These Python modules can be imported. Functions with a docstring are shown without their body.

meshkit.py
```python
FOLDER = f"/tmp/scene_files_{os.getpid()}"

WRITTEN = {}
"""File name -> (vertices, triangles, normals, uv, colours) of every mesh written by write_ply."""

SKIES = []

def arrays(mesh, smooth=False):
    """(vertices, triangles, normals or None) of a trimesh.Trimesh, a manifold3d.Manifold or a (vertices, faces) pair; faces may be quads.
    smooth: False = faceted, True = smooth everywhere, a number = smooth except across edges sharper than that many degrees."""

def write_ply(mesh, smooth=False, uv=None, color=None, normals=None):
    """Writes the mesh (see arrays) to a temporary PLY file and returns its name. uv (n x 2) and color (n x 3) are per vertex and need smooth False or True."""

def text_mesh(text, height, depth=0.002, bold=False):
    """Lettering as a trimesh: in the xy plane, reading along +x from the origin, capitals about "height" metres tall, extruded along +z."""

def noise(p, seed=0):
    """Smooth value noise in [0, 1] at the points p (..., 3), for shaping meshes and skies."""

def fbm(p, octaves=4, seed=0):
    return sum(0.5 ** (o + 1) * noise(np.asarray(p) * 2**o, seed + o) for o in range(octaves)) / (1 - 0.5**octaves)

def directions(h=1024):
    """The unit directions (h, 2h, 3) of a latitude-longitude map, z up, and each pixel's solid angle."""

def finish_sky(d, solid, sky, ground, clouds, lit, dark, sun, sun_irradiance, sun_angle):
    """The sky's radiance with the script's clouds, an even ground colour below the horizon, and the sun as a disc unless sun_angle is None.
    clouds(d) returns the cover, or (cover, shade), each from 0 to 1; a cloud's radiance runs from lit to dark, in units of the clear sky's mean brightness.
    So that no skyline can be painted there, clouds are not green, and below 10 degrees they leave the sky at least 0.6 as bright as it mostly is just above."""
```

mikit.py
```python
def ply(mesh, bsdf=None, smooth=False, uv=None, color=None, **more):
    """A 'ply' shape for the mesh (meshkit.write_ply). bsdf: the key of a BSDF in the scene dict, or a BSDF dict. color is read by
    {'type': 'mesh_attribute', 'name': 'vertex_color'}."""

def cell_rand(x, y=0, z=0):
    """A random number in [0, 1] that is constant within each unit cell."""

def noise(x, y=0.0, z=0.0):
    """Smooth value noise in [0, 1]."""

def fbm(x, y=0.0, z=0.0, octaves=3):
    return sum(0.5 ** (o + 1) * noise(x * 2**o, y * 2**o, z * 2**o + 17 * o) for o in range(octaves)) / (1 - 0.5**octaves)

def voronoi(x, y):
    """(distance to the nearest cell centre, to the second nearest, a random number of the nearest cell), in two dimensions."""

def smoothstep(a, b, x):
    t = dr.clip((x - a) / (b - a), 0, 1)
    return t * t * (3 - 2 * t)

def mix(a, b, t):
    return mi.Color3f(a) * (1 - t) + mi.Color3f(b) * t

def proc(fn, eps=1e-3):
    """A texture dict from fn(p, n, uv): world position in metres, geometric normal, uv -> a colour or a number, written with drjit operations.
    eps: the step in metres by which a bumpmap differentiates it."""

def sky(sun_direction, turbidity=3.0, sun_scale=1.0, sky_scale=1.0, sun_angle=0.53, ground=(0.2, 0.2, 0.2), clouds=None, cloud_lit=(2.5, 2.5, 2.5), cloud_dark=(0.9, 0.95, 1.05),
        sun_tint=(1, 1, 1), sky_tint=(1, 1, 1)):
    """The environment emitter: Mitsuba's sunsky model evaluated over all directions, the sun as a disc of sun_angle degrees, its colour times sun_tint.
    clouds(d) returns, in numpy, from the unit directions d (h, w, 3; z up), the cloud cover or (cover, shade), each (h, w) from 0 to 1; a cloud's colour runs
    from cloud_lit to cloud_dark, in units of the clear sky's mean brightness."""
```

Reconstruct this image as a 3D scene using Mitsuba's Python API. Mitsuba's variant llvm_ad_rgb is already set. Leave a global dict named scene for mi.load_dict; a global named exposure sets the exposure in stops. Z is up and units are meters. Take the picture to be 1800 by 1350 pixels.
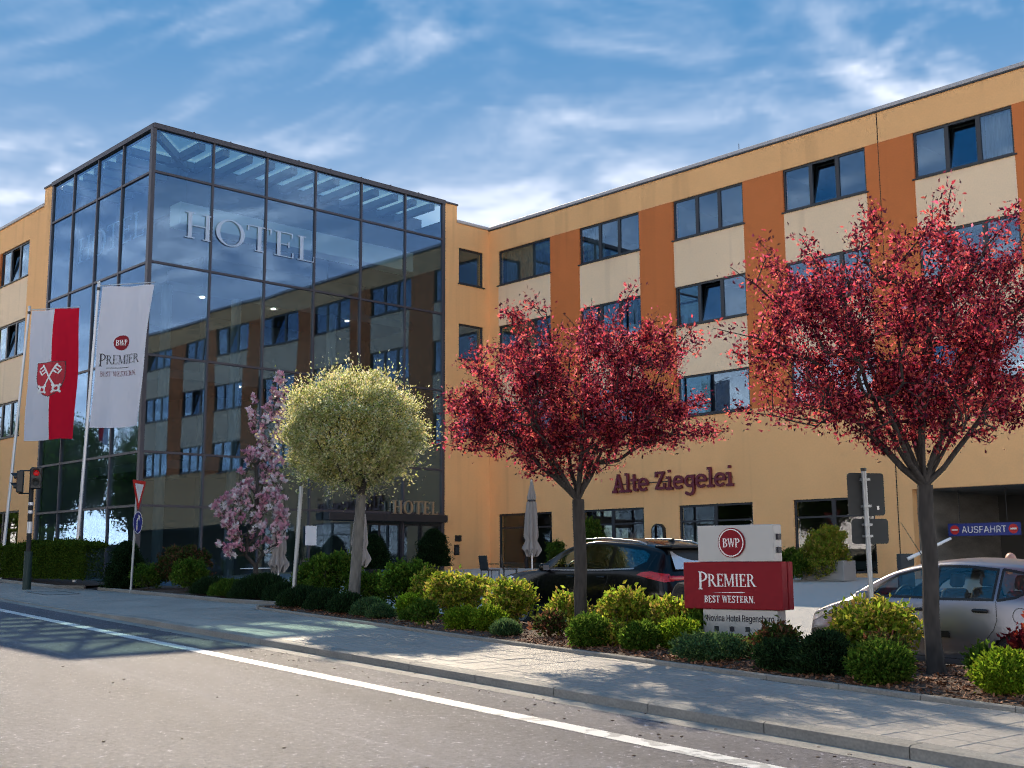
import math, numpy as np, trimesh, mitsuba as mi, drjit as dr, mikit, meshkit
import manifold3d as m3
from shapely.geometry import Polygon, LineString, Point, MultiPolygon, box as sbox
from shapely import affinity
from shapely.ops import unary_union
T = mi.ScalarTransform4f
scene, labels = {}, {}

# ------------------------------------------------------------------ camera, sky, exposure
EYE, PITCH, ROLL = 1.65, math.radians(8.609), 0.0061
scene['camera'] = {'type': 'perspective', 'fov': 47.37, 'fov_axis': 'x', 'near_clip': 0.1, 'far_clip': 3000.0,
    'to_world': T().look_at(origin=[0, 0, EYE], target=[0, math.cos(PITCH), EYE + math.sin(PITCH)], up=[ROLL, -math.sin(PITCH), math.cos(PITCH)])}
SUN_AZ, SUN_EL = math.radians(-15.7), math.radians(34.5)
SUN = [math.sin(SUN_AZ) * math.cos(SUN_EL), math.cos(SUN_AZ) * math.cos(SUN_EL), math.sin(SUN_EL)]


SUN_SCALE = 0.26


def clouds(d):
    """thin cirrus streaks, the same kind of sheet all over the sky; returns cover and how blue the veil is"""
    z = np.maximum(d[..., 2], 0.0)
    q = d[..., :2] / (z[..., None] + 0.10)
    a = math.radians(-30)
    u = q[..., 0] * math.cos(a) + q[..., 1] * math.sin(a) + OFF[0]
    v = -q[..., 0] * math.sin(a) + q[..., 1] * math.cos(a) + OFF[1]
    n = lambda x, y, k, o, sd: meshkit.fbm(np.stack([x, y, 0 * x + k], -1), o, seed=sd)
    w, w2 = n(u * 0.9, v * 0.9, 3.7, 4, 5) - 0.5, n(u * 0.9, v * 0.9, 9.2, 4, 6) - 0.5
    s1 = n(u * 0.55 + w, v * 0.65 + w2, 1.3, 5, 11)
    s2 = n(u * 2.2 + w * 5, v * 4.4 + w2 * 6, 8.1, 7, 23)
    s3 = n(u * 9 + w * 16, v * 13 + w2 * 18, 2.1, 7, 29)
    s4 = n(u * 26 + w * 22, v * 30 + w2 * 22, 6.4, 5, 37)
    c = np.clip((s1 - 0.38) / 0.26, 0, 1)
    f = np.clip((s2 * 0.38 + s3 * 0.42 + s4 * 0.2 - 0.385) / 0.28, 0, 1)
    white = ((0.2 + 0.8 * c) * f ** 2.1 * 0.62) * np.clip(0.42 / (z + 0.2), 0.35, 1.2) + 0.95 * np.exp(-z / 0.115)
    return 1.0 + 0 * z, 1 - np.clip(white, 0, 1)


OFF = (5.0, 5.0)
scene['sky'] = mikit.sky(SUN, turbidity=2.0, sun_scale=SUN_SCALE, sky_scale=1.0, clouds=clouds, cloud_lit=(3.6, 3.25, 2.95), cloud_dark=(0.0, 0.165, 0.40),
                         sun_tint=(0.95, 0.985, 1.05), sky_tint=(0.7, 0.9, 1.05), ground=(0.2, 0.19, 0.17))
exposure = 4.22

# ------------------------------------------------------------------ frames
K = 1.12                                                  # scale of the building survey
TH = math.radians(43.4015)
D1 = np.array([math.sin(TH), -math.cos(TH)])               # along the wings towards the near end
D2 = np.array([-math.cos(TH), -math.sin(TH)])              # along the hall front towards its outer corner
INNER = np.array([-0.8824, 45.0]) * K
CORNER = INNER + D2 * 14.235 * K
SA, SP = np.array([0.60063, -0.79952]), np.array([0.79952, 0.60063])   # street: along (towards right/near), across (towards hotel)


def zk(z): return EYE + K * z


def mat(o, ex, ey, ez):
    m = np.eye(4)
    m[:3, 0], m[:3, 1], m[:3, 2], m[:3, 3] = ex, ey, ez, o
    return m


def v3(a, z=0.0): return np.array([a[0], a[1], z])


FR = mat(v3(INNER), v3(D1), [0, 0, 1], v3(D2))           # facade frames: x reads left to right, y up, z outwards
FF = mat(v3(INNER), v3(-D2), [0, 0, 1], v3(D1))
FL = mat(v3(CORNER), v3(D1), [0, 0, 1], v3(D2))
ST = mat([0, 0, 0], v3(SA), v3(SP), [0, 0, 1])           # street frame
SLOPE = 0.0218


def zr(s): return -SLOPE * s


def zcourt(s, p): return zr(s) - 0.06 + 0.0345 * np.maximum(0, p - 14)


def world(s, p, z=0.0): return np.array([s * SA[0] + p * SP[0], s * SA[1] + p * SP[1], z])


# ------------------------------------------------------------------ scene helpers
def key_for(name, parent=None):
    base = name if parent is None else parent + '__' + name
    k, n = base, 0
    while k in scene or k in labels or k in taken:
        n += 1
        k = f'{base}_{n:03d}'
    taken.add(k)
    return k


taken = set()


def thing(name, label, cat, group=None):
    k = key_for(name)
    labels[k] = {'label': label, 'category': cat}
    if group: labels[k]['group'] = group
    return k


def struct(name, mesh, bsdf, label=None, smooth=False, **kw):
    k = key_for(name)
    labels[k] = {'kind': 'structure', 'label': label or name.replace('_', ' ')}
    scene[k] = mikit.ply(mesh, bsdf, smooth, **kw)
    return k


def part(name, parent, mesh, bsdf, smooth=False, label=None, M=None, kind=None, **kw):
    k = key_for(name, parent)
    if M is not None:
        mesh = mesh.copy(); mesh.apply_transform(M)
    scene[k] = mikit.ply(mesh, bsdf, smooth, **kw)
    if label or kind:
        labels[k] = {}
        if label: labels[k]['label'] = label
        if kind: labels[k]['kind'] = kind
    return k


def cat(ms): return trimesh.util.concatenate([m for m in ms if m is not None])


def bx(x0, x1, y0, y1, z0, z1):
    m = trimesh.creation.box((1, 1, 1))
    m.apply_transform(np.diag([x1 - x0, y1 - y0, z1 - z0, 1.0]))
    m.apply_translation([(x0 + x1) / 2, (y0 + y1) / 2, (z0 + z1) / 2])
    return m


def rbx(x0, x1, y0, y1, z0, z1, r=0.02, seg=8):
    """box with rounded edges: hull of eight spheres"""
    s = m3.Manifold.sphere(r, seg)
    ms = [s.translate((x, y, z)) for x in (x0 + r, x1 - r) for y in (y0 + r, y1 - r) for z in (z0 + r, z1 - r)]
    return tm(m3.Manifold.batch_hull(ms))


def tm(m):
    g = m.to_mesh()
    return trimesh.Trimesh(np.array(g.vert_properties[:, :3]), np.array(g.tri_verts), process=False)


def cbx(x0, x1, y0, y1, z0, z1, c=0.006):
    """box with chamfered edges"""
    p = []
    for x, sx in ((x0, 1), (x1, -1)):
        for y, sy in ((y0, 1), (y1, -1)):
            for z, sz in ((z0, 1), (z1, -1)):
                p += [(x + sx * c, y + sy * c, z), (x + sx * c, y, z + sz * c), (x, y + sy * c, z + sz * c)]
    return tm(m3.Manifold.hull_points(np.array(p, float)))


def cyl(p0, p1, r0, r1=None, n=12, cap=True):
    r1 = r0 if r1 is None else r1
    p0, p1 = np.asarray(p0, float), np.asarray(p1, float)
    d = p1 - p0; d /= np.linalg.norm(d)
    a = np.cross(d, [0, 0, 1] if abs(d[2]) < 0.9 else [1, 0, 0]); a /= np.linalg.norm(a)
    b = np.cross(d, a)
    t = np.arange(n) * 2 * np.pi / n
    ring = np.cos(t)[:, None] * a + np.sin(t)[:, None] * b
    v = np.vstack([p0 + ring * r0, p1 + ring * r1, [p0], [p1]])
    i = np.arange(n); j = (i + 1) % n
    f = [np.stack([i, j, j + n], 1), np.stack([i, j + n, i + n], 1)]
    if cap: f += [np.stack([j, i, i * 0 + 2 * n], 1), np.stack([i + n, j + n, i * 0 + 2 * n + 1], 1)]
    return trimesh.Trimesh(v, np.vstack(f), process=False)


def tube(pts, r, n=8):
    p = np.asarray(pts, float)
    r = np.broadcast_to(r, (len(p),))
    t = np.gradient(p, axis=0); t /= np.linalg.norm(t, axis=1, keepdims=True) + 1e-12
    ref = np.array([0.31, 0.2, 0.93])
    a = np.cross(t, ref); a /= np.linalg.norm(a, axis=1, keepdims=True) + 1e-9
    b = np.cross(t, a)
    g = np.arange(n) * 2 * np.pi / n
    v = (p[:, None] + r[:, None, None] * (np.cos(g)[None, :, None] * a[:, None] + np.sin(g)[None, :, None] * b[:, None])).reshape(-1, 3)
    i, j = np.meshgrid(np.arange(len(p) - 1), np.arange(n), indexing='ij')
    q = np.stack([i * n + j, i * n + (j + 1) % n, (i + 1) * n + (j + 1) % n, (i + 1) * n + j], -1).reshape(-1, 4)
    return trimesh.Trimesh(v, np.vstack([q[:, [0, 1, 2]], q[:, [0, 2, 3]]]), process=False)


def lathe(prof, n=24):
    prof = np.asarray(prof, float)
    g = np.arange(n) * 2 * np.pi / n
    v = np.stack([prof[:, None, 0] * np.cos(g), prof[:, None, 0] * np.sin(g), prof[:, None, 1] + 0 * g], -1).reshape(-1, 3)
    i, j = np.meshgrid(np.arange(len(prof) - 1), np.arange(n), indexing='ij')
    q = np.stack([i * n + j, i * n + (j + 1) % n, (i + 1) * n + (j + 1) % n, (i + 1) * n + j], -1).reshape(-1, 4)
    return trimesh.Trimesh(v, np.vstack([q[:, [0, 1, 2]], q[:, [0, 2, 3]]]), process=False)


def geoms(p): return [g for g in getattr(p, 'geoms', [p]) if g.geom_type == 'Polygon' and g.area > 1e-9]


def extrude(poly, d): return cat([trimesh.creation.extrude_polygon(g, d, engine='earcut') for g in geoms(poly)])


def flat(poly, maxedge=None):
    out = []
    for g in geoms(poly):
        v, f = trimesh.creation.triangulate_polygon(g, engine='earcut')
        if maxedge:
            v3_, f = trimesh.remesh.subdivide_to_size(np.c_[v, np.zeros(len(v))], f, maxedge, max_iter=12)[:2]
            v = v3_[:, :2]
        out.append(trimesh.Trimesh(np.c_[v, np.zeros(len(v))], f, process=False))
    return cat(out)


def frame_poly(x0, x1, y0, y1, w): return sbox(x0, y0, x1, y1).difference(sbox(x0 + w, y0 + w, x1 - w, y1 - w))


# ------------------------------------------------------------------ materials
N, F_, SS = mikit.noise, mikit.fbm, mikit.smoothstep
C3 = mi.Color3f


def prin(color, rough=0.6, **kw):
    c = {'type': 'rgb', 'value': list(color)} if isinstance(color, (tuple, list)) else color
    return {'type': 'twosided', 'bsdf': {'type': 'principled', 'base_color': c, 'roughness': rough, **kw}}


def bumped(b, fn, scale=1.0, eps=2e-3):
    return {'type': 'twosided', 'bsdf': {'type': 'bumpmap', 'arbitrary': mikit.proc(fn, eps), 'scale': scale, 'bsdf': b['bsdf'] if b['type'] == 'twosided' else b}}


def tx_street(p): return p.x * float(SA[0]) + p.y * float(SA[1]), p.x * float(SP[0]) + p.y * float(SP[1])


def asphalt(p, n, uv):
    s, q = tx_street(p)
    fine = N(p.x * 90, p.y * 90, 0.0)
    fine2 = N(p.x * 38, p.y * 38, 7.0)
    mid = F_(s * 0.5, q * 2.2, 3.0, 3)
    big = F_(s * 0.12, q * 0.5, 9.0, 3)
    band = SS(4.4, 5.0, q) * (1 - SS(5.6, 6.4, q)) + SS(1.6, 2.4, q) * (1 - SS(3.2, 4.0, q))
    gut = SS(7.75, 7.95, q)
    v = 0.094 + 0.035 * (mid - 0.5) + 0.04 * (big - 0.5) + 0.014 * band + 0.03 * gut
    g3 = N(p.x * 26, p.y * 26, 11.0)
    v = v * (0.40 + 0.5 * fine + 0.36 * fine2 + 0.36 * g3) + 0.22 * SS(0.80, 0.95, fine2) * SS(.4, .8, g3)
    crack = SS(0.006, 0.001, dr.abs(F_(s * 0.2, q * 0.55, 21.0, 5) - 0.42)) * 0.3 * SS(.45, .6, N(s * .3, q * .3, 33.0))
    v = v * (1 - crack) + 0.022 * SS(0.05, 0.02, dr.abs(q - 5.05 + 0.05 * F_(s * 0.4, 3.0, 1.0, 2)))
    return C3(v * 1.02, v * 0.97, v * 1.10)


def paving(p, n, uv):
    s, q = tx_street(p)
    v = 0.245 + 0.14 * (F_(s * 0.7, q * 0.7, 2.0, 4) - 0.5) + 0.06 * (N(s * 30, q * 30, 1.0) - 0.5) + 0.03 * (N(s * 110, q * 110, 4.0) - 0.5)
    return C3(v * 1.07, v * 0.98, v * 0.87)


def concrete(p, n, uv):
    v = 0.19 + 0.12 * (F_(p.x * 1.6, p.y * 1.6, p.z * 4, 4) - 0.5) + 0.07 * (N(p.x * 55, p.y * 55, p.z * 55) - 0.5)
    return C3(v * 1.04, v * 0.99, v * 0.9)


def soil(p, n, uv):
    a, b = N(p.x * 45, p.y * 45, 2.0), N(p.x * 15, p.y * 15, 5.0)
    v = 0.035 + 0.06 * a * b
    return C3(v * 1.35, v * 0.9, v * 0.65)


def render_coat(r, g, b):
    def fn(p, n, uv):
        v = 0.93 + 0.16 * (F_(p.x * 0.5, p.y * 0.5, p.z * 0.22, 3) - 0.5) + 0.10 * (N(p.x * 60, p.y * 60, p.z * 60) - 0.5)
        streak = F_(p.x * 2.6, p.y * 2.6, p.z * 0.12, 3)
        v = v * (1 - 0.11 * SS(0.56, 0.8, streak)) * (0.96 + 0.08 * F_(p.x * 0.16 + 5, p.y * 0.16, p.z * 0.2, 2))
        return C3(v * r, v * g, v * b)
    return fn


def white_paint(p, n, uv):
    v = 0.56 - 0.25 * SS(0.58, 0.70, F_(p.x * 7, p.y * 7, 1.0, 4)) + 0.08 * (N(p.x * 60, p.y * 60, 2.0) - 0.5)
    return C3(v, v * 0.99, v * 0.96)


def bark_fn(p, n, uv):
    a = F_(p.x * 28, p.y * 28, p.z * 6, 3)
    v = 0.016 + 0.045 * a
    return C3(v * 1.08, v * 0.94, v * 0.84)


def bark_pale(p, n, uv):
    a = F_(p.x * 22, p.y * 22, p.z * 5, 3)
    v = 0.07 + 0.13 * a
    return C3(v * 1.04, v * 0.97, v * 0.86)


def granular(p, n, uv): return N(p.x * 70, p.y * 70, p.z * 70) * 0.6 + N(p.x * 160, p.y * 160, p.z * 160) * 0.4


MATS = {
    'mat_asphalt': bumped(prin(mikit.proc(asphalt), 0.72, specular=0.25), lambda p, n, uv: N(p.x * 75, p.y * 75, 1.0), 0.006, 3e-3),
    'mat_paving': prin(mikit.proc(paving), 0.62), 'mat_concrete': prin(mikit.proc(concrete), 0.75), 'mat_soil': prin(mikit.proc(soil), 0.95),
    'mat_court': prin((0.36, 0.34, 0.31), 0.8), 'mat_ground': prin((0.2, 0.185, 0.14), 0.95),
    'mat_line': prin(mikit.proc(white_paint), 0.5),
    'mat_yellow': prin(mikit.proc(render_coat(0.93, 0.51, 0.215)), 0.85), 'mat_orange': prin(mikit.proc(render_coat(0.64, 0.185, 0.048)), 0.85),
    'mat_cream': prin(mikit.proc(render_coat(0.93, 0.69, 0.45)), 0.85),
    'mat_frame': prin((0.022, 0.024, 0.03), 0.4), 'mat_steel': prin((0.055, 0.05, 0.062), 0.45), 'mat_joint': prin((0.03, 0.02, 0.015), 0.8),
    'mat_coping': prin((0.42, 0.40, 0.40), 0.5, metallic=0.3),
    'mat_pane': {'type': 'thindielectric', 'int_ior': 2.3, 'specular_transmittance': {'type': 'rgb', 'value': [0.55, 0.66, 0.68]}, 'specular_reflectance': {'type': 'rgb', 'value': [0.5, 0.72, 0.95]}},
    'mat_shop_pane': {'type': 'thindielectric', 'int_ior': 1.52, 'specular_transmittance': {'type': 'rgb', 'value': [0.5, 0.6, 0.6]}},
    'mat_hall_pane': {'type': 'thindielectric', 'int_ior': 2.3, 'specular_transmittance': {'type': 'rgb', 'value': [0.62, 0.78, 0.78]}, 'specular_reflectance': {'type': 'rgb', 'value': [0.40, 0.65, 1.0]}},
    'mat_roof_glass': {'type': 'thindielectric', 'int_ior': 1.5, 'specular_transmittance': {'type': 'rgb', 'value': [0.52, 0.66, 0.62]}},
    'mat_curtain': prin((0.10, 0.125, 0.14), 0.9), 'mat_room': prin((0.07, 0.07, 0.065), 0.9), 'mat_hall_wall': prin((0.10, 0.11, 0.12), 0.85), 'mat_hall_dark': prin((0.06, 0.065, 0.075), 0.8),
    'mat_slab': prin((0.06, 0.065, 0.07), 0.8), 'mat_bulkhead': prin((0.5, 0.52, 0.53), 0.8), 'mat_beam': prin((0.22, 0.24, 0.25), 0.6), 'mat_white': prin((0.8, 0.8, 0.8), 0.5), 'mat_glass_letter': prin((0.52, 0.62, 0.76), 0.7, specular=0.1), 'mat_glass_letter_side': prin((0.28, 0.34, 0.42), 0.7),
    'mat_bark': prin(mikit.proc(bark_fn), 0.9),
    'mat_bark_pale': prin(mikit.proc(bark_pale), 0.9),
    'mat_leaf': {'type': 'principledthin', 'base_color': {'type': 'mesh_attribute', 'name': 'vertex_color'}, 'roughness': 0.2, 'diff_trans': 1.3, 'eta': 1.6},
    'mat_petal': {'type': 'principledthin', 'base_color': {'type': 'mesh_attribute', 'name': 'vertex_color'}, 'roughness': 0.6, 'diff_trans': 0.8, 'eta': 1.4},
    'mat_chip': prin({'type': 'mesh_attribute', 'name': 'vertex_color'}, 0.85),
    'mat_flag_white': {'type': 'principledthin', 'base_color': {'type': 'rgb', 'value': [0.8, 0.79, 0.84]}, 'roughness': 0.8, 'diff_trans': 0.55, 'eta': 1.3},
    'mat_flag_red': {'type': 'principledthin', 'base_color': {'type': 'rgb', 'value': [0.75, 0.018, 0.045]}, 'roughness': 0.8, 'diff_trans': 0.55, 'eta': 1.3},
    'mat_canvas': {'type': 'principledthin', 'base_color': {'type': 'rgb', 'value': [0.42, 0.36, 0.32]}, 'roughness': 0.9, 'diff_trans': 0.35, 'eta': 1.3},
    'mat_burgundy': prin((0.24, 0.008, 0.016), 0.55, specular=0.2), 'mat_crest_red': prin((0.5, 0.012, 0.03), 0.6), 'mat_sign_grey': prin((0.43, 0.43, 0.42), 0.42, metallic=0.25),
    'mat_letter': prin((0.82, 0.81, 0.78), 0.45), 'mat_ink': prin((0.02, 0.02, 0.03), 0.5), 'mat_wine': prin((0.14, 0.012, 0.025), 0.4), 'mat_gold': prin((0.42, 0.35, 0.25), 0.35, metallic=0.7),
    'mat_galv': prin((0.36, 0.38, 0.39), 0.45, metallic=0.6), 'mat_pole': prin((0.62, 0.62, 0.63), 0.35, metallic=0.4), 'mat_signback': prin((0.04, 0.046, 0.048), 0.6, specular=0.3),
    'mat_black': prin((0.012, 0.013, 0.014), 0.4), 'mat_rubber': prin((0.018, 0.018, 0.019), 0.7), 'mat_green_base': prin((0.015, 0.035, 0.03), 0.6),
    'mat_blue': prin((0.012, 0.03, 0.22), 0.4), 'mat_red': prin((0.55, 0.015, 0.02), 0.4),
    'mat_car_black': prin((0.003, 0.0035, 0.005), 0.12, clearcoat=0.1, clearcoat_gloss=0.97, specular=0.3),
    'mat_car_silver': prin((0.28, 0.28, 0.32), 0.3, metallic=0.8, clearcoat=1.0, clearcoat_gloss=0.95),
    'mat_car_glass': {'type': 'thindielectric', 'int_ior': 1.6, 'specular_transmittance': {'type': 'rgb', 'value': [0.74, 0.82, 0.8]}},
    'mat_car_glass_dark': {'type': 'thindielectric', 'int_ior': 1.7, 'specular_transmittance': {'type': 'rgb', 'value': [0.2, 0.22, 0.24]}},
    'mat_rim': prin((0.5, 0.5, 0.52), 0.3, metallic=0.85), 'mat_tail': prin((0.42, 0.008, 0.02), 0.12, clearcoat=1.0), 'mat_lens': prin((0.6, 0.62, 0.65), 0.12, metallic=0.5, clearcoat=1.0),
    'mat_seat': prin((0.05, 0.05, 0.06), 0.9), 'mat_skin': prin((0.5, 0.27, 0.2), 0.5), 'mat_shirt': prin((0.10, 0.12, 0.18), 0.9), 'mat_trousers': prin((0.05, 0.05, 0.06), 0.9),
    'mat_boom': prin((0.75, 0.74, 0.72), 0.5), 'mat_planter': prin((0.3, 0.29, 0.28), 0.8), 'mat_iron': prin((0.05, 0.05, 0.055), 0.6, metallic=0.4),
}
scene.update(MATS)


# ------------------------------------------------------------------ serif lettering built from outlines
def ell(cx, cy, rx, ry): return affinity.scale(Point(cx, cy).buffer(1, 24), rx, ry, origin=(cx, cy))


def stem(x, w, y0=0.0, y1=1.0, s=0.075, top=True, bot=True):
    g = [sbox(x - w / 2, y0, x + w / 2, y1)]
    if bot: g.append(sbox(x - w / 2 - s, y0, x + w / 2 + s, y0 + 0.045))
    if top: g.append(sbox(x - w / 2 - s, y1 - 0.045, x + w / 2 + s, y1))
    return unary_union(g)


def quad(*p): return Polygon(p)


def glyph(c, w=0.13, t=0.05):
    U = unary_union
    if c == 'H': return U([stem(.18, w), stem(.66, w), sbox(.18, .49, .66, .49 + t)]), .86
    if c == 'O': return ell(.44, .5, .41, .52).difference(ell(.44, .5, .41 - w * 1.05, .52 - t)), .9
    if c == 'T': return U([stem(.38, w, top=False), sbox(.03, 1 - t, .73, 1), sbox(.03, .78, .03 + t, 1), sbox(.73 - t, .78, .73, 1)]), .78
    if c == 'E': return U([stem(.18, w), sbox(.12, 1 - t, .6, 1), sbox(.12, 0, .63, t), sbox(.18, .49, .5, .49 + t), sbox(.6 - t, .8, .6, 1), sbox(.63 - t, 0, .63, .22), sbox(.5 - t, .4, .5, .63)]), .7
    if c == 'L': return U([stem(.18, w), sbox(.12, 0, .6, t), sbox(.6 - t, 0, .6, .24)]), .66
    if c in 'PRB':
        bowl = lambda y0, y1, x: ell(.22, (y0 + y1) / 2, x, (y1 - y0) / 2).difference(ell(.22, (y0 + y1) / 2, x - w, (y1 - y0) / 2 - t)).intersection(sbox(.2, -1, 2, 2))
        if c == 'P': return U([stem(.18, w), bowl(.44, 1, .44)]), .68
        if c == 'R': return U([stem(.18, w), bowl(.46, 1, .42), quad((.34, .5), (.34 + w * 1.1, .5), (.84, 0), (.84 - w * 1.25, 0)), sbox(.68, 0, .9, .045)]), .86
        return U([stem(.18, w), bowl(.5, 1, .4), bowl(0, .5 + t, .46)]), .74
    if c == 'M': return U([stem(.14, t * 1.2), stem(.86, w), quad((.1, 1), (.1 + w * 1.1, 1), (.52, .12), (.46, 0)), quad((.86, 1), (.86 - t, 1), (.45, .06), (.5, 0))]), 1.04
    if c == 'N': return U([stem(.14, t * 1.2), stem(.74, t * 1.2, bot=False), quad((.08, 1), (.08 + w * 1.2, 1), (.77, 0), (.77 - w, 0))]), .88
    if c == 'I': return stem(.2, w), .4
    if c == 'S':
        a = LineString([(.5, .8), (.44, .92), (.3, .97), (.16, .9), (.11, .76), (.18, .62), (.32, .52), (.46, .41), (.53, .26), (.46, .09), (.3, .03), (.15, .08), (.09, .2)])
        return U([a.buffer(w * .4, 6), sbox(.48, .72, .48 + t, .97), sbox(.07, .03, .07 + t, .27)]), .62
    if c == 'W': return U([quad((.04, 1), (.04 + w, 1), (.4, .06), (.35, 0), (.3, 0)), quad((.54, 1), (.54 - t, 1), (.3, 0), (.37, 0)), quad((.46, 1), (.46 + w, 1), (.8, .06), (.75, 0), (.7, 0)), quad((1.02, 1), (1.02 - t, 1), (.7, 0), (.77, 0)), sbox(-.03, .955, .26, 1), sbox(.4, .955, .66, 1), sbox(.9, .955, 1.1, 1)]), 1.08
    if c == '.': return ell(.12, .06, .07, .07), .26
    return None, .34


def serif(text, cap, w=0.13, t=0.05, track=0.0, firstbig=1.0):
    x, out = 0.0, []
    for i, c in enumerate(text):
        g, adv = glyph(c, w, t)
        s = cap * (firstbig if i == 0 else 1.0)
        if g is not None:
            g = g.buffer(0)
            out.append(affinity.translate(affinity.scale(g, s, s, origin=(0, 0)), x, (cap * (1 - firstbig) * 0.55 if i == 0 and firstbig != 1 else 0)))
        x += (adv + track) * s
    return unary_union(out), x


def fat(text, cap):
    """heavy rounded slab lettering"""
    L, arc = LineString, lambda cx, cy, r, a, b: LineString([(cx + r * math.cos(math.radians(q)), cy + r * math.sin(math.radians(q))) for q in np.linspace(a, b, 24)])
    G = {'A': ([L([(.12, .08), (.38, .92), (.42, .92), (.68, .08)]), L([(.25, .32), (.55, .32)]), L([(.02, .06), (.24, .06)]), L([(.54, .06), (.8, .06)])], .88),
         'l': ([L([(.08, .94), (.2, .94), (.2, .06)]), L([(.06, .06), (.36, .06)])], .46),
         't': ([L([(.2, .86), (.2, .2), (.26, .08), (.4, .09)]), L([(.04, .62), (.4, .62)])], .5),
         'e': ([arc(.36, .35, .29, 12, 305), L([(.1, .37), (.62, .37)])], .76),
         'Z': ([L([(.1, .74), (.1, .9), (.62, .9), (.1, .1), (.66, .1), (.66, .28)])], .8),
         'i': ([L([(.06, .62), (.2, .62), (.2, .06)]), L([(.06, .06), (.36, .06)]), L([(.2, .95), (.21, .95)])], .46),
         'g': ([arc(.34, .38, .25, 0, 360), L([(.6, .62), (.6, -.12), (.5, -.26), (.3, -.3), (.12, -.22)])], .74)}
    x, out = 0.0, []
    for c in text:
        if c == ' ':
            x += .42 * cap; continue
        ls, adv = G[c]
        for l in ls:
            out.append(affinity.translate(affinity.scale(l.buffer(.068, 5, cap_style='square'), cap, cap, origin=(0, 0)), x, 0))
        x += adv * cap
    return unary_union(out), x


# ------------------------------------------------------------------ ground, road, pavement
rng = np.random.default_rng(7)


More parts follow.
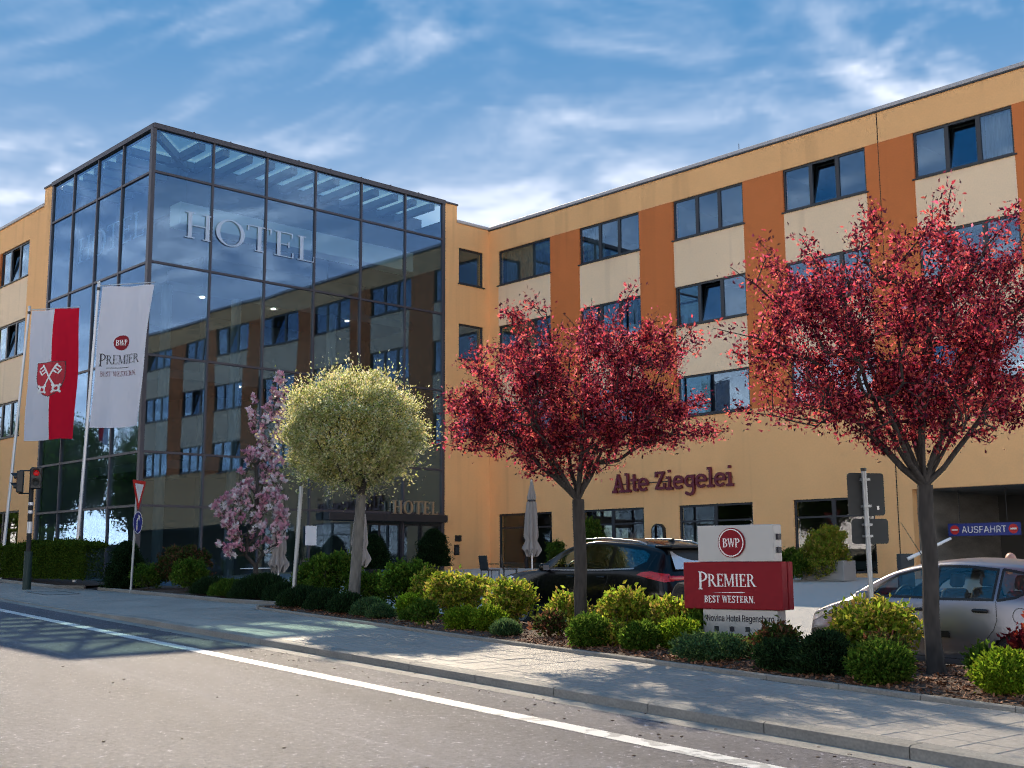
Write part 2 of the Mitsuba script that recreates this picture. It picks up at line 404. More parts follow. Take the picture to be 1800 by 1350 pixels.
def sheet(s0, s1, p0, p1, zf, ns, np_, M=True):
    s, p = np.meshgrid(np.linspace(s0, s1, ns), np.linspace(p0, p1, np_), indexing='ij')
    z = zf(s, p)
    v = np.stack([s * SA[0] + p * SP[0], s * SA[1] + p * SP[1], z], -1).reshape(-1, 3)
    i, j = np.meshgrid(np.arange(ns - 1), np.arange(np_ - 1), indexing='ij')
    a = i * np_ + j
    q = np.stack([a, a + np_, a + np_ + 1, a + 1], -1).reshape(-1, 4)
    return trimesh.Trimesh(v, np.vstack([q[:, [0, 1, 2]], q[:, [0, 2, 3]]]), process=False)


def zfar(s): return np.where(np.abs(s) < 160, -SLOPE * s, -SLOPE * 160 * np.sign(s) - 0.0 * s)


struct('ground', sheet(-1500, 1500, -1500, 1500, lambda s, p: zfar(s) - 0.25, 121, 121), 'mat_ground', 'grassy ground reaching to the horizon')
struct('road', sheet(-62, 30, -6.5, 8.0, lambda s, p: zr(s), 100, 4), 'mat_asphalt', 'asphalt road')
struct('far_pavement', sheet(-62, 30, -11, -6.5, lambda s, p: zr(s) + 0.08, 40, 3), 'mat_paving', 'pavement on the near side of the road')
struct('court', sheet(-90, 25, 12.3, 75, lambda s, p: zcourt(s, p), 60, 60), 'mat_court', 'paved forecourt of the hotel')
ln = sheet(-61, 28, 6.72, 6.95, lambda s, p: zr(s) + 0.004, 160, 2)
struct('side_road', sheet(-72, -62.02, -60, 10, lambda s, p: zr(s) - 0.002, 8, 20), 'mat_asphalt', 'asphalt side road crossing beyond the traffic light')
struct('edge_line', ln, 'mat_line', 'white edge line painted on the road')

KERB = 0.105


def kerbh(s):   # lowered at the crossing on the left
    return 0.03 + (KERB - 0.03) * np.clip((s + 27.5) / 4.0, 0, 1)


def pz(s, p): return zr(s) + kerbh(s) + 0.012 * (p - 8.2)


def edge_p(s):
    return np.interp(s, [-60, -44, -38, -37.9, -36, -26, -24.01, -24.0, -23.6, -14, -6, 10], [10.35, 10.6, 10.7, 11.35, 11.4, 12.0, 12.0, 10.95, 10.92, 10.43, 10.2, 10.0])


# kerb stones, each a piece of the kerb
kerb = thing('kerb', 'long row of grey concrete kerb stones along the road edge', 'kerb')
s = 6.0; i = 0
while s > -60:
    L_ = 1.45
    a, b = s - L_ + 0.006, s - 0.006
    v = []
    for ss in (a, b):
        z, h = zr(ss), float(kerbh(ss))
        v += [(ss, 8.0, z - 0.15), (ss, 8.0 , z + h * 0.86), (ss, 8.03, z + h), (ss, 8.2, z + h + 0.002), (ss, 8.2, z - 0.15)]
    m = tm(m3.Manifold.hull_points(np.array([[*world(x, p)[:2], z] for x, p, z in v], float)))
    m.apply_translation([0, 0, rng.uniform(-0.004, 0.004)])
    part('kerb_stone', kerb, m, 'mat_concrete')
    s -= L_
# gutter strip
struct('gutter', sheet(-61, 28, 7.72, 8.01, lambda s, p: zr(s) + 0.003 + 0 * p, 120, 2), 'mat_concrete', 'pale concrete gutter along the kerb')

pave = key_for('pavement'); labels[pave] = {'kind': 'structure', 'label': 'concrete slab pavement between kerb and planting bed'}
scene[pave + '__bedding'] = mikit.ply(sheet(-75, 12, 8.19, 12.6, lambda s, p: np.minimum(pz(s, p), 99) - 0.012, 120, 6), 'mat_joint')
U_ = 0.335
cells = []
for i in range(-6, 130):
    for j in range(0, 13):
        sc = -i * U_ - 0.0
        p0 = 8.205 + j * U_
        p1 = p0 + U_ - 0.009
        lim = float(edge_p(sc - U_ / 2)) - 0.01
        if p0 > lim - 0.06: continue
        p1 = min(p1, lim)
        s0, s1 = sc - U_ + 0.009, sc
        cells.append((s0, s1, p0, p1))
cells.sort(key=lambda c: math.hypot(*world((c[0] + c[1]) / 2, (c[2] + c[3]) / 2)[:2]) if c[1] < -4.3 else 1e3 + c[1])
rest = []
for n_, (s0, s1, p0, p1) in enumerate(cells):
    dz = rng.normal(0, 0.0016); t1, t2 = rng.normal(0, 0.0035, 2)
    v = []
    for ss, sx in ((s0, 1), (s1, -1)):
        for pp, sy in ((p0, 1), (p1, -1)):
            z = float(pz(ss, pp)) + dz + t1 * (ss - (s0 + s1) / 2) + t2 * (pp - (p0 + p1) / 2)
            v += [(*world(ss + sx * 0.005, pp + sy * 0.005)[:2], z), (*world(ss, pp)[:2], z - 0.006), (*world(ss, pp)[:2], z - 0.05)]
    m = tm(m3.Manifold.hull_points(np.array(v, float)))
    if n_ < 295: scene[key_for('slab', pave)] = mikit.ply(m, 'mat_paving')
    else: rest.append(m)
k = key_for('slab_field', pave); scene[k] = mikit.ply(cat(rest), 'mat_paving'); labels[k] = {'kind': 'stuff', 'label': 'far concrete paving slabs'}

# bed edging stones
edg = thing('bed_edging', 'narrow light concrete edging along the planting bed', 'edging')


def edge_run(pts, h=0.05, w=0.07, L_=1.0):
    pts = [np.array(p, float) for p in pts]
    for a, b in zip(pts[:-1], pts[1:]):
        n = max(1, int(round(np.linalg.norm(b - a) / L_)))
        for q in range(n):
            u, v_ = a + (b - a) * q / n, a + (b - a) * (q + 1) / n
            d = (v_ - u) / np.linalg.norm(v_ - u); nn = np.array([-d[1], d[0]])
            if nn[1] < 0: nn = -nn
            u2, v2 = u + d * 0.004, v_ - d * 0.004
            P = []
            for e in (u2, v2):
                for o, dz in ((0, -0.12), (0, h - 0.012), (0.012, h), (w - 0.012, h), (w, h - 0.012), (w, -0.12)):
                    x = e + nn * o
                    P.append([*world(*x)[:2], float(pz(e[0], e[1])) + dz])
            part('edging_stone', edg, tm(m3.Manifold.hull_points(np.array(P, float))), 'mat_concrete')


edge_run([(4, 10.08), (-6, 10.2), (-14, 10.43), (-23.6, 10.92)])
edge_run([(-23.75, 10.92), (-23.95, 12.0)], h=0.09)
edge_run([(-24.05, 12.02), (-26, 12.02), (-36, 11.4)], h=0.09)
edge_run([(-37.3, 11.4), (-38.2, 10.75), (-44, 10.62), (-58, 10.38)], h=0.09)
edge_run([(3, 12.75), (-22, 12.75)], h=-0.0)


def soil_z(s, p): return pz(s, p) + 0.035 + 0.05 * np.sin((p - edge_p(s)) / 2.5 * np.pi).clip(0, 1) + 0.03 * (meshkit.fbm(np.stack([s * 2, p * 2, 0 * s], -1), 3) - 0.5)


def soil_sheet(s0, s1, pin, ns, np_=14):
    s = np.linspace(s0, s1, ns)[:, None] + np.zeros((1, np_))
    t = np.linspace(0, 1, np_)[None, :]
    lo = edge_p(s) + 0.06
    p = lo + (pin(s) - lo) * t
    z = soil_z(s, p)
    v = np.stack([s * SA[0] + p * SP[0], s * SA[1] + p * SP[1], z], -1).reshape(-1, 3)
    i, j = np.meshgrid(np.arange(ns - 1), np.arange(np_ - 1), indexing='ij'); a = i * np_ + j
    q = np.stack([a, a + np_, a + np_ + 1, a + 1], -1).reshape(-1, 4)
    return trimesh.Trimesh(v, np.vstack([q[:, [0, 1, 2]], q[:, [0, 2, 3]]]), process=False)


struct('planting_bed', cat([soil_sheet(-23.7, 4, lambda s: 12.75 + 0 * s, 160), soil_sheet(-36.5, -24.1, lambda s: 14.6 + 0 * s, 80), soil_sheet(-60, -37.7, lambda s: 13.2 + 0 * s, 80)]), 'mat_soil', 'dark mulched soil of the planting bed', smooth=True)
# bark chips
nc = 16000
cs = np.where(rng.random(nc) < 0.75, rng.uniform(-14, -3.5, nc), rng.uniform(-23.6, -12, nc)); ct = rng.uniform(0, 1, nc)
cp = edge_p(cs) + 0.1 + ct * (12.72 - edge_p(cs) - 0.12)
cz = soil_z(cs, cp) + rng.uniform(0.0, 0.018, nc)
ax = rng.normal(0, 1, (nc, 3)); ax[:, 2] *= 0.35; ax /= np.linalg.norm(ax, axis=1, keepdims=True)
up = rng.normal(0, 0.35, (nc, 3)) + [0, 0, 1]; sd = np.cross(ax, up); sd /= np.linalg.norm(sd, axis=1, keepdims=True)
ln_, wd = rng.uniform(0.012, 0.045, (nc, 1)), rng.uniform(0.006, 0.016, (nc, 1))
ctr = np.c_[cs * SA[0] + cp * SP[0], cs * SA[1] + cp * SP[1], cz]
v = np.stack([ctr - ax * ln_ - sd * wd, ctr + ax * ln_ - sd * wd, ctr + ax * ln_ + sd * wd, ctr - ax * ln_ + sd * wd], 1).reshape(-1, 3)
b0 = np.arange(nc)[:, None] * 4
f = np.vstack([b0 + [0, 1, 2], b0 + [0, 2, 3]])
col = np.array([0.16, 0.075, 0.04]) * rng.uniform(0.35, 2.2, (nc, 1)) * [1, 1, 1]
k = key_for('bark_mulch'); labels[k] = {'kind': 'stuff', 'label': 'reddish brown bark chips scattered on the bed', 'category': 'mulch'}
scene[k] = mikit.ply(trimesh.Trimesh(v, f, process=False), 'mat_chip', color=np.repeat(col, 4, 0))

nd = 160
ds, dp = rng.uniform(-22, -3, nd), np.where(rng.random(nd) < .6, rng.uniform(7.0, 7.98, nd), rng.uniform(1.5, 7.5, nd))
ms = []
for a_, b_ in zip(ds, dp):
    o_ = trimesh.creation.icosphere(0, 1.0); o_.apply_transform(np.diag([*(rng.uniform(.008, .022, 2)), .006, 1])); o_.apply_transform(trimesh.transformations.rotation_matrix(rng.uniform(0, 3), [0, 0, 1])); o_.apply_translation(world(a_, b_, float(zr(a_)) + .004)); ms.append(o_)
k = key_for('road_grit'); labels[k] = {'kind': 'stuff', 'label': 'small dark grit and leaf bits lying on the road and gutter', 'category': 'grit'}
scene[k] = mikit.ply(cat(ms), 'mat_soil')
# manhole / cover in the pavement at the left
mc = thing('access_cover', 'rectangular metal access cover let into the pavement at the left', 'cover')
for a_, b_, c_, d_ in ((-36.2, -33.9, 9.35, 10.3),):
    V = [[*world(ss, pp)[:2], float(pz(ss, pp)) + dz] for ss in (a_, b_) for pp in (c_, d_) for dz in (-0.05, 0.004)]
    part('plate', mc, tm(m3.Manifold.hull_points(np.array(V, float))), 'mat_concrete')
    for u0, u1, w0, w1 in ((a_, b_, c_, c_ + .05), (a_, b_, d_ - .05, d_), (a_, a_ + .05, c_ + .06, d_ - .06), (b_ - .05, b_, c_ + .06, d_ - .06)):
        V = [[*world(ss, pp)[:2], float(pz(ss, pp)) + dz] for ss in (u0, u1) for pp in (w0, w1) for dz in (-0.04, 0.009)]
        part('rim', mc, tm(m3.Manifold.hull_points(np.array(V, float))), 'mat_iron')

# ------------------------------------------------------------------ the hotel wings
Z = {k: zk(v) for k, v in dict(roof=12.98, t1=12.02, b1=10.65, t2=9.03, b2=7.67, t3=5.99, b3=4.65, tg=1.75, tgar=1.89, base=-1.2, ft=13.6, ta=12.18, tb=9.27, tc=6.33, td=3.35, te=1.72).items()}
PITCH_W = 4.36 * K
TH_W = 0.3


def window(parent, M, x0, x1, y0, y1, panes=3, tilt=None, curtain=0.6, sill=True, glass='mat_pane', rngw=np.random.default_rng(3)):
    """frame, panes, curtain and sill of one window, in the facade's frame"""
    w = key_for('window', parent)
    fw, rec = 0.075, -0.13
    fr = [extrude(frame_poly(x0, x1, y0, y1, fw), 0.07)]
    xs = np.linspace(x0 + fw, x1 - fw, panes + 1)
    mw = 0.07
    for x in xs[1:-1]: fr.append(bx(x - mw, x + mw, y0 + fw, y1 - fw, 0.0, 0.075))
    fm = cat(fr); fm.apply_translation([0, 0, rec]); fm.apply_transform(M)
    scene[key_for('frame', w)] = mikit.ply(fm, 'mat_frame')
    for i in range(panes):
        a = xs[i] + (mw if i > 0 else 0); b = xs[i + 1] - (mw if i < panes - 1 else 0)
        pm = trimesh.Trimesh([[a, y0 + fw, 0], [b, y0 + fw, 0], [b, y1 - fw, 0], [a, y1 - fw, 0]], [[0, 1, 2], [0, 2, 3]], process=False)
        if tilt == i:
            ms = frame_poly(a + 0.0, b, y0 + fw, y1 - fw, 0.06)
            sf = extrude(ms, 0.05); sf.apply_translation([0, 0, -0.03])
            R = trimesh.transformations.rotation_matrix(math.radians(-9), [1, 0, 0], [0, y0 + fw, 0])
            sf.apply_transform(R); pm.apply_transform(R)
            sf.apply_translation([0, 0, rec + 0.0]); sf.apply_transform(M)
            scene[key_for('sash', w)] = mikit.ply(sf, 'mat_frame')
        else:
            R = trimesh.transformations.rotation_matrix(math.radians(rngw.normal(0, 0.25)), [0, 1, 0], [(a + b) / 2, 0, 0]) @ trimesh.transformations.rotation_matrix(math.radians(rngw.normal(0, 0.25)), [1, 0, 0], [0, (y0 + y1) / 2, 0])
            pm.apply_transform(R)
        pm.apply_translation([0, 0, rec + 0.035]); pm.apply_transform(M)
        scene[key_for('pane', w)] = mikit.ply(pm, glass)
        if curtain and rngw.random() < curtain:
            cx0, cx1 = (a, b) if rngw.random() < 0.6 else ((a, (a * .5 + b * .5)) if rngw.random() < .5 else ((a + b) / 2, b))
            n = int((cx1 - cx0) / 0.02) + 2
            xx = np.linspace(cx0, cx1, n); zz = 0.03 * np.sin(xx * 38 + rngw.uniform(0, 6)) + 0.012 * np.sin(xx * 91)
            vv = np.vstack([np.c_[xx, 0 * xx + y0 - 0.1, zz], np.c_[xx, 0 * xx + y1, zz * 0.7]]); ii = np.arange(n - 1)
            cm = trimesh.Trimesh(vv, np.vstack([np.stack([ii, ii + 1, ii + 1 + n], 1), np.stack([ii, ii + 1 + n, ii + n], 1)]), process=False)
            cm.apply_translation([0, 0, rec - 0.32]); cm.apply_transform(M)
            scene[key_for('curtain', w)] = mikit.ply(cm, 'mat_curtain', smooth=True)
    if sill:
        sm = cbx(x0 - 0.07, x1 + 0.07, y0 - 0.05, y0 - 0.002, -0.15, 0.06, 0.008); sm.apply_transform(M)
        scene[key_for('sill', w)] = mikit.ply(sm, 'mat_frame')
    # reveal
    rv = []
    for a in ((x0 - 0.002, x0, y0, y1), (x1, x1 + 0.002, y0, y1)): rv.append(bx(*a, -TH_W, -0.001))
    return w


wing = thing('hotel_wing', 'ochre and orange four storey hotel wing with rows of dark windows at the right', 'building')
W1 = 0.55 * K
bays = [(W1 + i * PITCH_W, W1 + i * PITCH_W + 2.86 * K) for i in range(7)]
UEND = bays[-1][1] + 1.2
TILT = {(0, 4): 1, (0, 3): 1, (1, 2): 1, (1, 5): 1, (2, 4): 0, (0, 6): 2}


def block(parent, name, M, x0, x1, y0, y1, bsdf, proud=0.0, **kw):
    return part(name, parent, bx(x0, x1, y0, y1, -TH_W, proud), bsdf, M=M, **kw)


# top band, spandrels, piers, lower wall
block(wing, 'wall', FR, 0.0, UEND, Z['t1'], Z['roof'], 'mat_yellow')
ROWS = [('t1', 'b1'), ('t2', 'b2'), ('t3', 'b3')]
edges = [0.0] + [x for b in bays for x in b] + [UEND]
for i, (a, b) in enumerate(bays):
    for (t, bt), nt in zip(ROWS, ('t2', 't3', None)):
        if nt: block(wing, 'spandrel', FR, a, b, Z[nt], Z[bt], 'mat_cream')
for i in range(0, len(bays) + 1):
    a = 0.0 if i == 0 else bays[i - 1][1]
    b = bays[i][0] if i < len(bays) else UEND
    block(wing, 'pier', FR, a, b, Z['b3'], Z['t1'], 'mat_yellow' if i == 0 else 'mat_orange', proud=0.0 if i == 0 else 0.012)
# lower wall with openings
gar0, gar1 = 17.36 * K, UEND - 0.6
low = sbox(0, Z['base'], UEND, Z['b3'])
gw = [(0.5 * K, 3.34 * K), (4.83 * K, 7.69 * K), (9.18 * K, 12.07 * K), (13.53 * K, 16.2 * K)]
GB = zk(-0.42)
for a, b in gw: low = low.difference(sbox(a, GB, b, Z['tg']))
low = low.difference(sbox(gar0, Z['base'] - 1, gar1, Z['tgar']))
m = extrude(low, TH_W); m.apply_translation([0, 0, -TH_W])
part('lower_wall', wing, m, 'mat_yellow', M=FR)
wr = np.random.default_rng(12)
for i, (a, b) in enumerate(bays):
    for r, (t, bt) in enumerate(ROWS):
        n = 1 if (i == 0 or (r == 2 and i < 3)) else 3
        window(wing, FR, a, b, Z[bt], Z[t], n, TILT.get((r, i)), (0.25, 0.45, 0.6)[(i * 2 + r) % 3] if i else 0.3, rngw=wr)
for a, b in gw:
    window(wing, FR, a, b, GB, Z['tg'], 2, None, 0.0, sill=False, glass='mat_shop_pane', rngw=wr)
    part('window_transom', wing, bx(a + 0.075, b - 0.075, Z['tg'] - 0.62, Z['tg'] - 0.56, -0.13, -0.06), 'mat_frame', M=FR)
# dilatation joint down the facade
part('joint', wing, bx(16.92 * K - 0.012, 16.92 * K + 0.012, Z['base'], Z['roof'] - 0.02, -0.02, 0.016), 'mat_joint', M=FR)
part('coping', wing, cat([cbx(-0.1, UEND + 0.08, Z['roof'], Z['roof'] + 0.13, -0.55, 0.07, 0.012)]), 'mat_coping', M=FR)
part('coping_flashing', wing, bx(-0.02, UEND + 0.06, Z['roof'] - 0.045, Z['roof'] - 0.001, 0.001, 0.045), 'mat_frame', M=FR)
# short return wall beside the hall
S0, SW = 1.69 * K, (0.31 * K, 1.57 * K)
block(wing, 'return_wall', FF, -SW[0], -0.0, Z['base'], Z['roof'] - 0.003, 'mat_yellow')
block(wing, 'return_wall', FF, -S0, -SW[1], Z['base'], Z['roof'] - 0.003, 'mat_yellow')
zz = [Z['roof'] - 0.003, zk(12.01), zk(10.6), zk(9.02), zk(7.64), zk(6.05), zk(4.65), Z['base']]
for a, b in ((0, 1), (2, 3), (4, 5), (6, 7)):
    block(wing, 'return_wall', FF, -SW[1], -SW[0], zz[b], zz[a], 'mat_yellow')
for a, b in ((1, 2), (3, 4), (5, 6)):
    window(wing, FF, -SW[1], -SW[0], zz[b], zz[a], 1, None, 0.5, rngw=wr)
part('coping', wing, cbx(-S0, 0.05, Z['roof'] + 0.001, Z['roof'] + 0.131, -0.55, 0.07, 0.012), 'mat_coping', M=FF)
block(wing, 'pilaster', FF, -2.29 * K + 0.02, -S0, Z['base'], Z['ft'] + 0.05, 'mat_yellow', proud=0.02)
part('pilaster_cap', wing, cbx(-2.29 * K - 0.0, -S0 + 0.04, Z['ft'] + 0.05, Z['ft'] + 0.13, -0.5, 0.07, 0.01), 'mat_steel', M=FF)
part('aerial', wing, cyl([11.8 * K, Z['roof'], -0.4], [11.8 * K, Z['roof'] + 0.55, -0.4], 0.012), 'mat_iron', M=FR)
# inside of the wing: slabs, back walls, partitions
inn = []
for y in (Z['base'] + 1.0, zk(2.9) - 0.1, Z['b3'] - 0.9, Z['b2'] - 0.9, Z['b1'] - 0.9, Z['t1'] + 0.3):
    inn.append(bx(0.1, UEND - 0.1, y, y + 0.25, -6.0, -TH_W - 0.001))
inn.append(bx(0.05, UEND, Z['base'], Z['roof'] - 0.4, -6.2, -6.0))
for i in range(8):
    x = (edges[2 * i] + edges[2 * i + 1]) / 2
    if i in (0, 7): x = 0.15 if i == 0 else UEND - 0.15
    inn.append(bx(x - 0.08, x + 0.08, zk(2.9) if gar0 < x < gar1 else Z['base'], Z['t1'] + 0.3, -5.99, -TH_W - 0.002))
part('interior', wing, cat(inn), 'mat_room', M=FR)
part('roof_deck', wing, bx(0.0, UEND, Z['roof'] - 0.3, Z['roof'] - 0.1, -12.0, -TH_W - 0.003), 'mat_coping', M=FR)
part('rear_wall', wing, bx(0.0, UEND, Z['base'], Z['roof'] - 0.31, -12.0, -11.7), 'mat_yellow', M=FR)
part('end_wall', wing, bx(UEND, UEND + 0.3, Z['base'], Z['roof'] - 0.003, -12.0, 0.0), 'mat_yellow', M=FR)
# garage throat
part('garage_lining', wing, cat([bx(gar0 - 0.3, gar0 - 0.002, Z['base'], Z['tgar'] + 0.4, -9, -TH_W - 0.003), bx(gar0, gar1, Z['tgar'] + 0.002, Z['tgar'] + 0.25, -9, -TH_W - 0.003)]), 'mat_concrete', M=FR)
part('garage_lining', wing, cat([bx(gar0, gar1, Z['base'], Z['tgar'], -9.2, -9.0)]), 'mat_room', M=FR)

part('rear_block', wing, cat([bx(-2.29 * K + 0.03, -2.29 * K + 0.25, Z['base'], Z['roof'], -9.0, -TH_W - 0.004), bx(-2.29 * K + 0.26, 12.2, Z['base'], Z['roof'] - 0.35, -4.0, -3.8), bx(-2.29 * K + 0.26, 12.2, Z['roof'] - 0.3, Z['roof'] - 0.1, -9, -TH_W - 0.004)]
    + [bx(-2.29 * K + 0.26, -0.01, y, y + 0.25, -3.79, -TH_W - 0.005) for y in (zk(2.9), Z['b3'] - 0.9, Z['b2'] - 0.9, Z['b1'] - 0.9)]), 'mat_room', M=FF)
part('rear_block', wing, bx(-2.0, 30.0, Z['base'], Z['roof'] - 0.32, -9.3, -9.02), 'mat_yellow', M=FF)

# left wing beyond the hall
wing2 = thing('hotel_wing', 'ochre hotel wing cut off by the left edge of the photo', 'building')
E0 = -8.63 * K
bl = [(E0 - (1.28 + 4.36 * i + 2.86) * K, E0 - (1.28 + 4.36 * i) * K) for i in range(3)]
LEND = E0 - 15 * K
Lr = zk(13.0)
block(wing2, 'wall', FL, LEND, E0, Z['t1'], Lr, 'mat_yellow')
for i, (a, b) in enumerate(bl):
    for (t, bt), nt in zip(ROWS, ('t2', 't3', None)):
        if nt: block(wing2, 'spandrel', FL, a, b, Z[nt], Z[bt], 'mat_cream')
        window(wing2, FL, a, b, Z[bt], Z[t], 3, 1 if (i == 0 and bt != 'b3') else None, 0.6, rngw=wr)
    nb = bl[i - 1][0] if i else E0
    block(wing2, 'pier', FL, b, nb, Z['b3'], Z['t1'], 'mat_orange' if i else 'mat_yellow', proud=0.012 if i else 0.0)
block(wing2, 'pier', FL, LEND, bl[-1][0], Z['b3'], Z['t1'], 'mat_orange', proud=0.012)
low = sbox(LEND, Z['base'], E0, Z['b3'])
for a, b in bl: low = low.difference(sbox(a, GB, b + 0.5, zk(1.9)))
m = extrude(low, TH_W); m.apply_translation([0, 0, -TH_W])
part('lower_wall', wing2, m, 'mat_yellow', M=FL)
for a, b in bl: window(wing2, FL, a, b + 0.5, GB, zk(1.9), 2, None, 0.0, sill=False, glass='mat_shop_pane', rngw=wr)
part('coping', wing2, cbx(LEND - 0.05, E0, Lr, Lr + 0.13, -0.55, 0.07, 0.012), 'mat_coping', M=FL)
block(wing2, 'pilaster', FL, E0, -7.96 * K - 0.02, Z['base'], Z['ft'] + 0.05, 'mat_yellow', proud=0.02)
part('pilaster_cap', wing2, cbx(E0 - 0.04, -7.96 * K, Z['ft'] + 0.05, Z['ft'] + 0.13, -0.5, 0.07, 0.01), 'mat_steel', M=FL)
inn = [bx(LEND + .1, E0 - .1, y, y + 0.25, -6.0, -TH_W - 0.001) for y in (Z['base'] + 1.0, zk(2.9), Z['b3'] - 0.9, Z['b2'] - 0.9, Z['b1'] - 0.9, Z['t1'] + 0.3)]
inn += [bx(LEND, E0, Z['base'], Lr - 0.4, -6.2, -6.0), bx(E0 - 0.3, E0 - 0.1, Z['base'], Lr - .4, -6, -TH_W - .002), bx(LEND + .1, LEND + .3, Z['base'], Lr - .4, -6, -TH_W - .002)]
part('interior', wing2, cat(inn), 'mat_room', M=FL)
part('roof_deck', wing2, bx(LEND, E0, Lr - 0.3, Lr - 0.1, -12.0, -TH_W - 0.003), 'mat_coping', M=FL)
part('end_wall', wing2, bx(LEND - 0.3, LEND, Z['base'], Lr - 0.003, -12.0, 0.0), 'mat_yellow', M=FL)

# ------------------------------------------------------------------ the glass hall
def bowed(a, b, y0, y1, amp, n=7):
    """an insulating pane, very slightly bowed"""
    x, y = np.meshgrid(np.linspace(-1, 1, n), np.linspace(-1, 1, n), indexing='ij')
    z = amp * (1 - x ** 2) * (1 - y ** 2)
    v = np.stack([(a + b) / 2 + x * (b - a) / 2, (y0 + y1) / 2 + y * (y1 - y0) / 2, z], -1).reshape(-1, 3)
    i, j = np.meshgrid(np.arange(n - 1), np.arange(n - 1), indexing='ij'); k_ = i * n + j
    q = np.stack([k_, k_ + n, k_ + n + 1, k_ + 1], -1).reshape(-1, 4)
    return trimesh.Trimesh(v, np.vstack([q[:, [0, 1, 2]], q[:, [0, 2, 3]]]), process=False)


hall = thing('glass_hall', 'tall glazed entrance hall with dark steel grid and hotel lettering at its corner', 'building')
FXS = [-14.235 * K, -12.15 * K, -10.14 * K, -8.18 * K, -6.21 * K, -4.2 * K, -2.29 * K]
LXS = [-7.96 * K, -6.03 * K, -4.06 * K, -2.17 * K, 0.0]
LV = [Z['ft'], Z['ta'], Z['tb'], Z['tc'], Z['td'], Z['te'], zk(-0.9)]
pr = np.random.default_rng(5)
for M, XS, tag_ in ((FF, FXS, 'f'), (FL, LXS, 'l')):
    for i, x in enumerate(XS):
        if (tag_ == 'l' and i == len(XS) - 1): continue
        w = 0.036 if 0 < i < len(XS) - 1 else 0.075
        x_ = x if i else x + (0.0 if tag_ == 'f' else 0.08)
        if tag_ == 'f' and i == len(XS) - 1: x_ = x - 0.07
        part('corner_post' if (tag_ == 'f' and i == 0) else 'mullion', hall, cbx(x_ - w, x_ + w, Z['base'], Z['ft'] - 0.02, -0.16, 0.03, 0.006), 'mat_steel', M=M)
    for j, y in enumerate(LV[1:-1]):
        for i in range(len(XS) - 1):
            part('transom', hall, bx(XS[i] + 0.037, XS[i + 1] - 0.037, y - 0.04, y + 0.04, -0.13, 0.018), 'mat_steel', M=M)
    for j in range(len(LV) - 1):
        for i in range(len(XS) - 1):
            if tag_ == 'f' and j == 5 and i >= 4: continue
            a, b, y1, y0 = XS[i] + 0.03, XS[i + 1] - 0.03, LV[j] - 0.02, LV[j + 1] + 0.02
            g = bowed(a, b, y0, y1, pr.normal(0, 0.0022))
            R = trimesh.transformations.rotation_matrix(math.radians(pr.normal(0, 0.16)), [0, 1, 0], [(a + b) / 2, 0, 0]) @ trimesh.transformations.rotation_matrix(math.radians(pr.normal(0, 0.16)), [1, 0, 0], [0, (y0 + y1) / 2, 0])
            g.apply_transform(R); g.apply_translation([0, 0, -0.03])
            part('pane', hall, g, 'mat_hall_pane', smooth=True, M=M)
part('roof_edge', hall, cat([bx(FXS[0] - 0.05, FXS[-1], Z['ft'] - 0.02, Z['ft'] + 0.16, -0.25, 0.07)]), 'mat_steel', M=FF)
part('roof_edge', hall, cat([bx(LXS[0], -0.03, Z['ft'] - 0.02, Z['ft'] + 0.157, -0.25, 0.067)]), 'mat_steel', M=FL)
for i in range(1, 9):
    x = FXS[0] + (FXS[-1] - FXS[0]) * i / 9
    part('roof_edge_joint', hall, bx(x - 0.02, x + 0.02, Z['ft'] - 0.03, Z['ft'] + 0.19, -0.26, 0.078), 'mat_steel', M=FF)
# roof light: rafters, hip and glass, round a solid core
CW = 2.7       # depth of the glazed roof strip
ry = Z['ft'] - 0.03
for i in range(1, 13):
    x = FXS[0] + CW * 0.55 + (FXS[-1] - FXS[0] - CW * 0.55) * (i - 0.5) / 12
    part('rafter', hall, bx(x - 0.14, x + 0.14, ry - 0.26, ry, -CW - 0.1, -0.26), 'mat_beam', M=FF)
for i in range(1, 8):
    x = LXS[0] + (0 - CW * 0.75 - LXS[0]) * (i - 0.5) / 7
    part('rafter', hall, bx(x - 0.14, x + 0.14, ry - 0.26, ry - 0.003, -CW - 0.1, -0.26), 'mat_beam', M=FL)
hp = bx(0.3, CW * 1.42, ry - 0.3, ry - 0.006, -0.09, 0.09)
c0 = v3(CORNER); hd = v3((-D1 - D2) / math.sqrt(2))
part('hip_rafter', hall, hp, 'mat_beam', M=mat(c0, hd, [0, 0, 1], np.cross(hd, [0, 0, 1])))
rgp = Polygon([(FXS[0] + 0.1, -0.2), (FXS[-1], -0.2), (FXS[-1], -CW), (FXS[0] + CW, -CW), (FXS[0] + CW, -7.9 * K), (FXS[0] + 0.1, -7.9 * K)])
g = flat(rgp); g.vertices = g.vertices[:, [0, 2, 1]] + [0, ry + 0.06, 0]
part('roof_glass', hall, g, 'mat_roof_glass', M=FF)
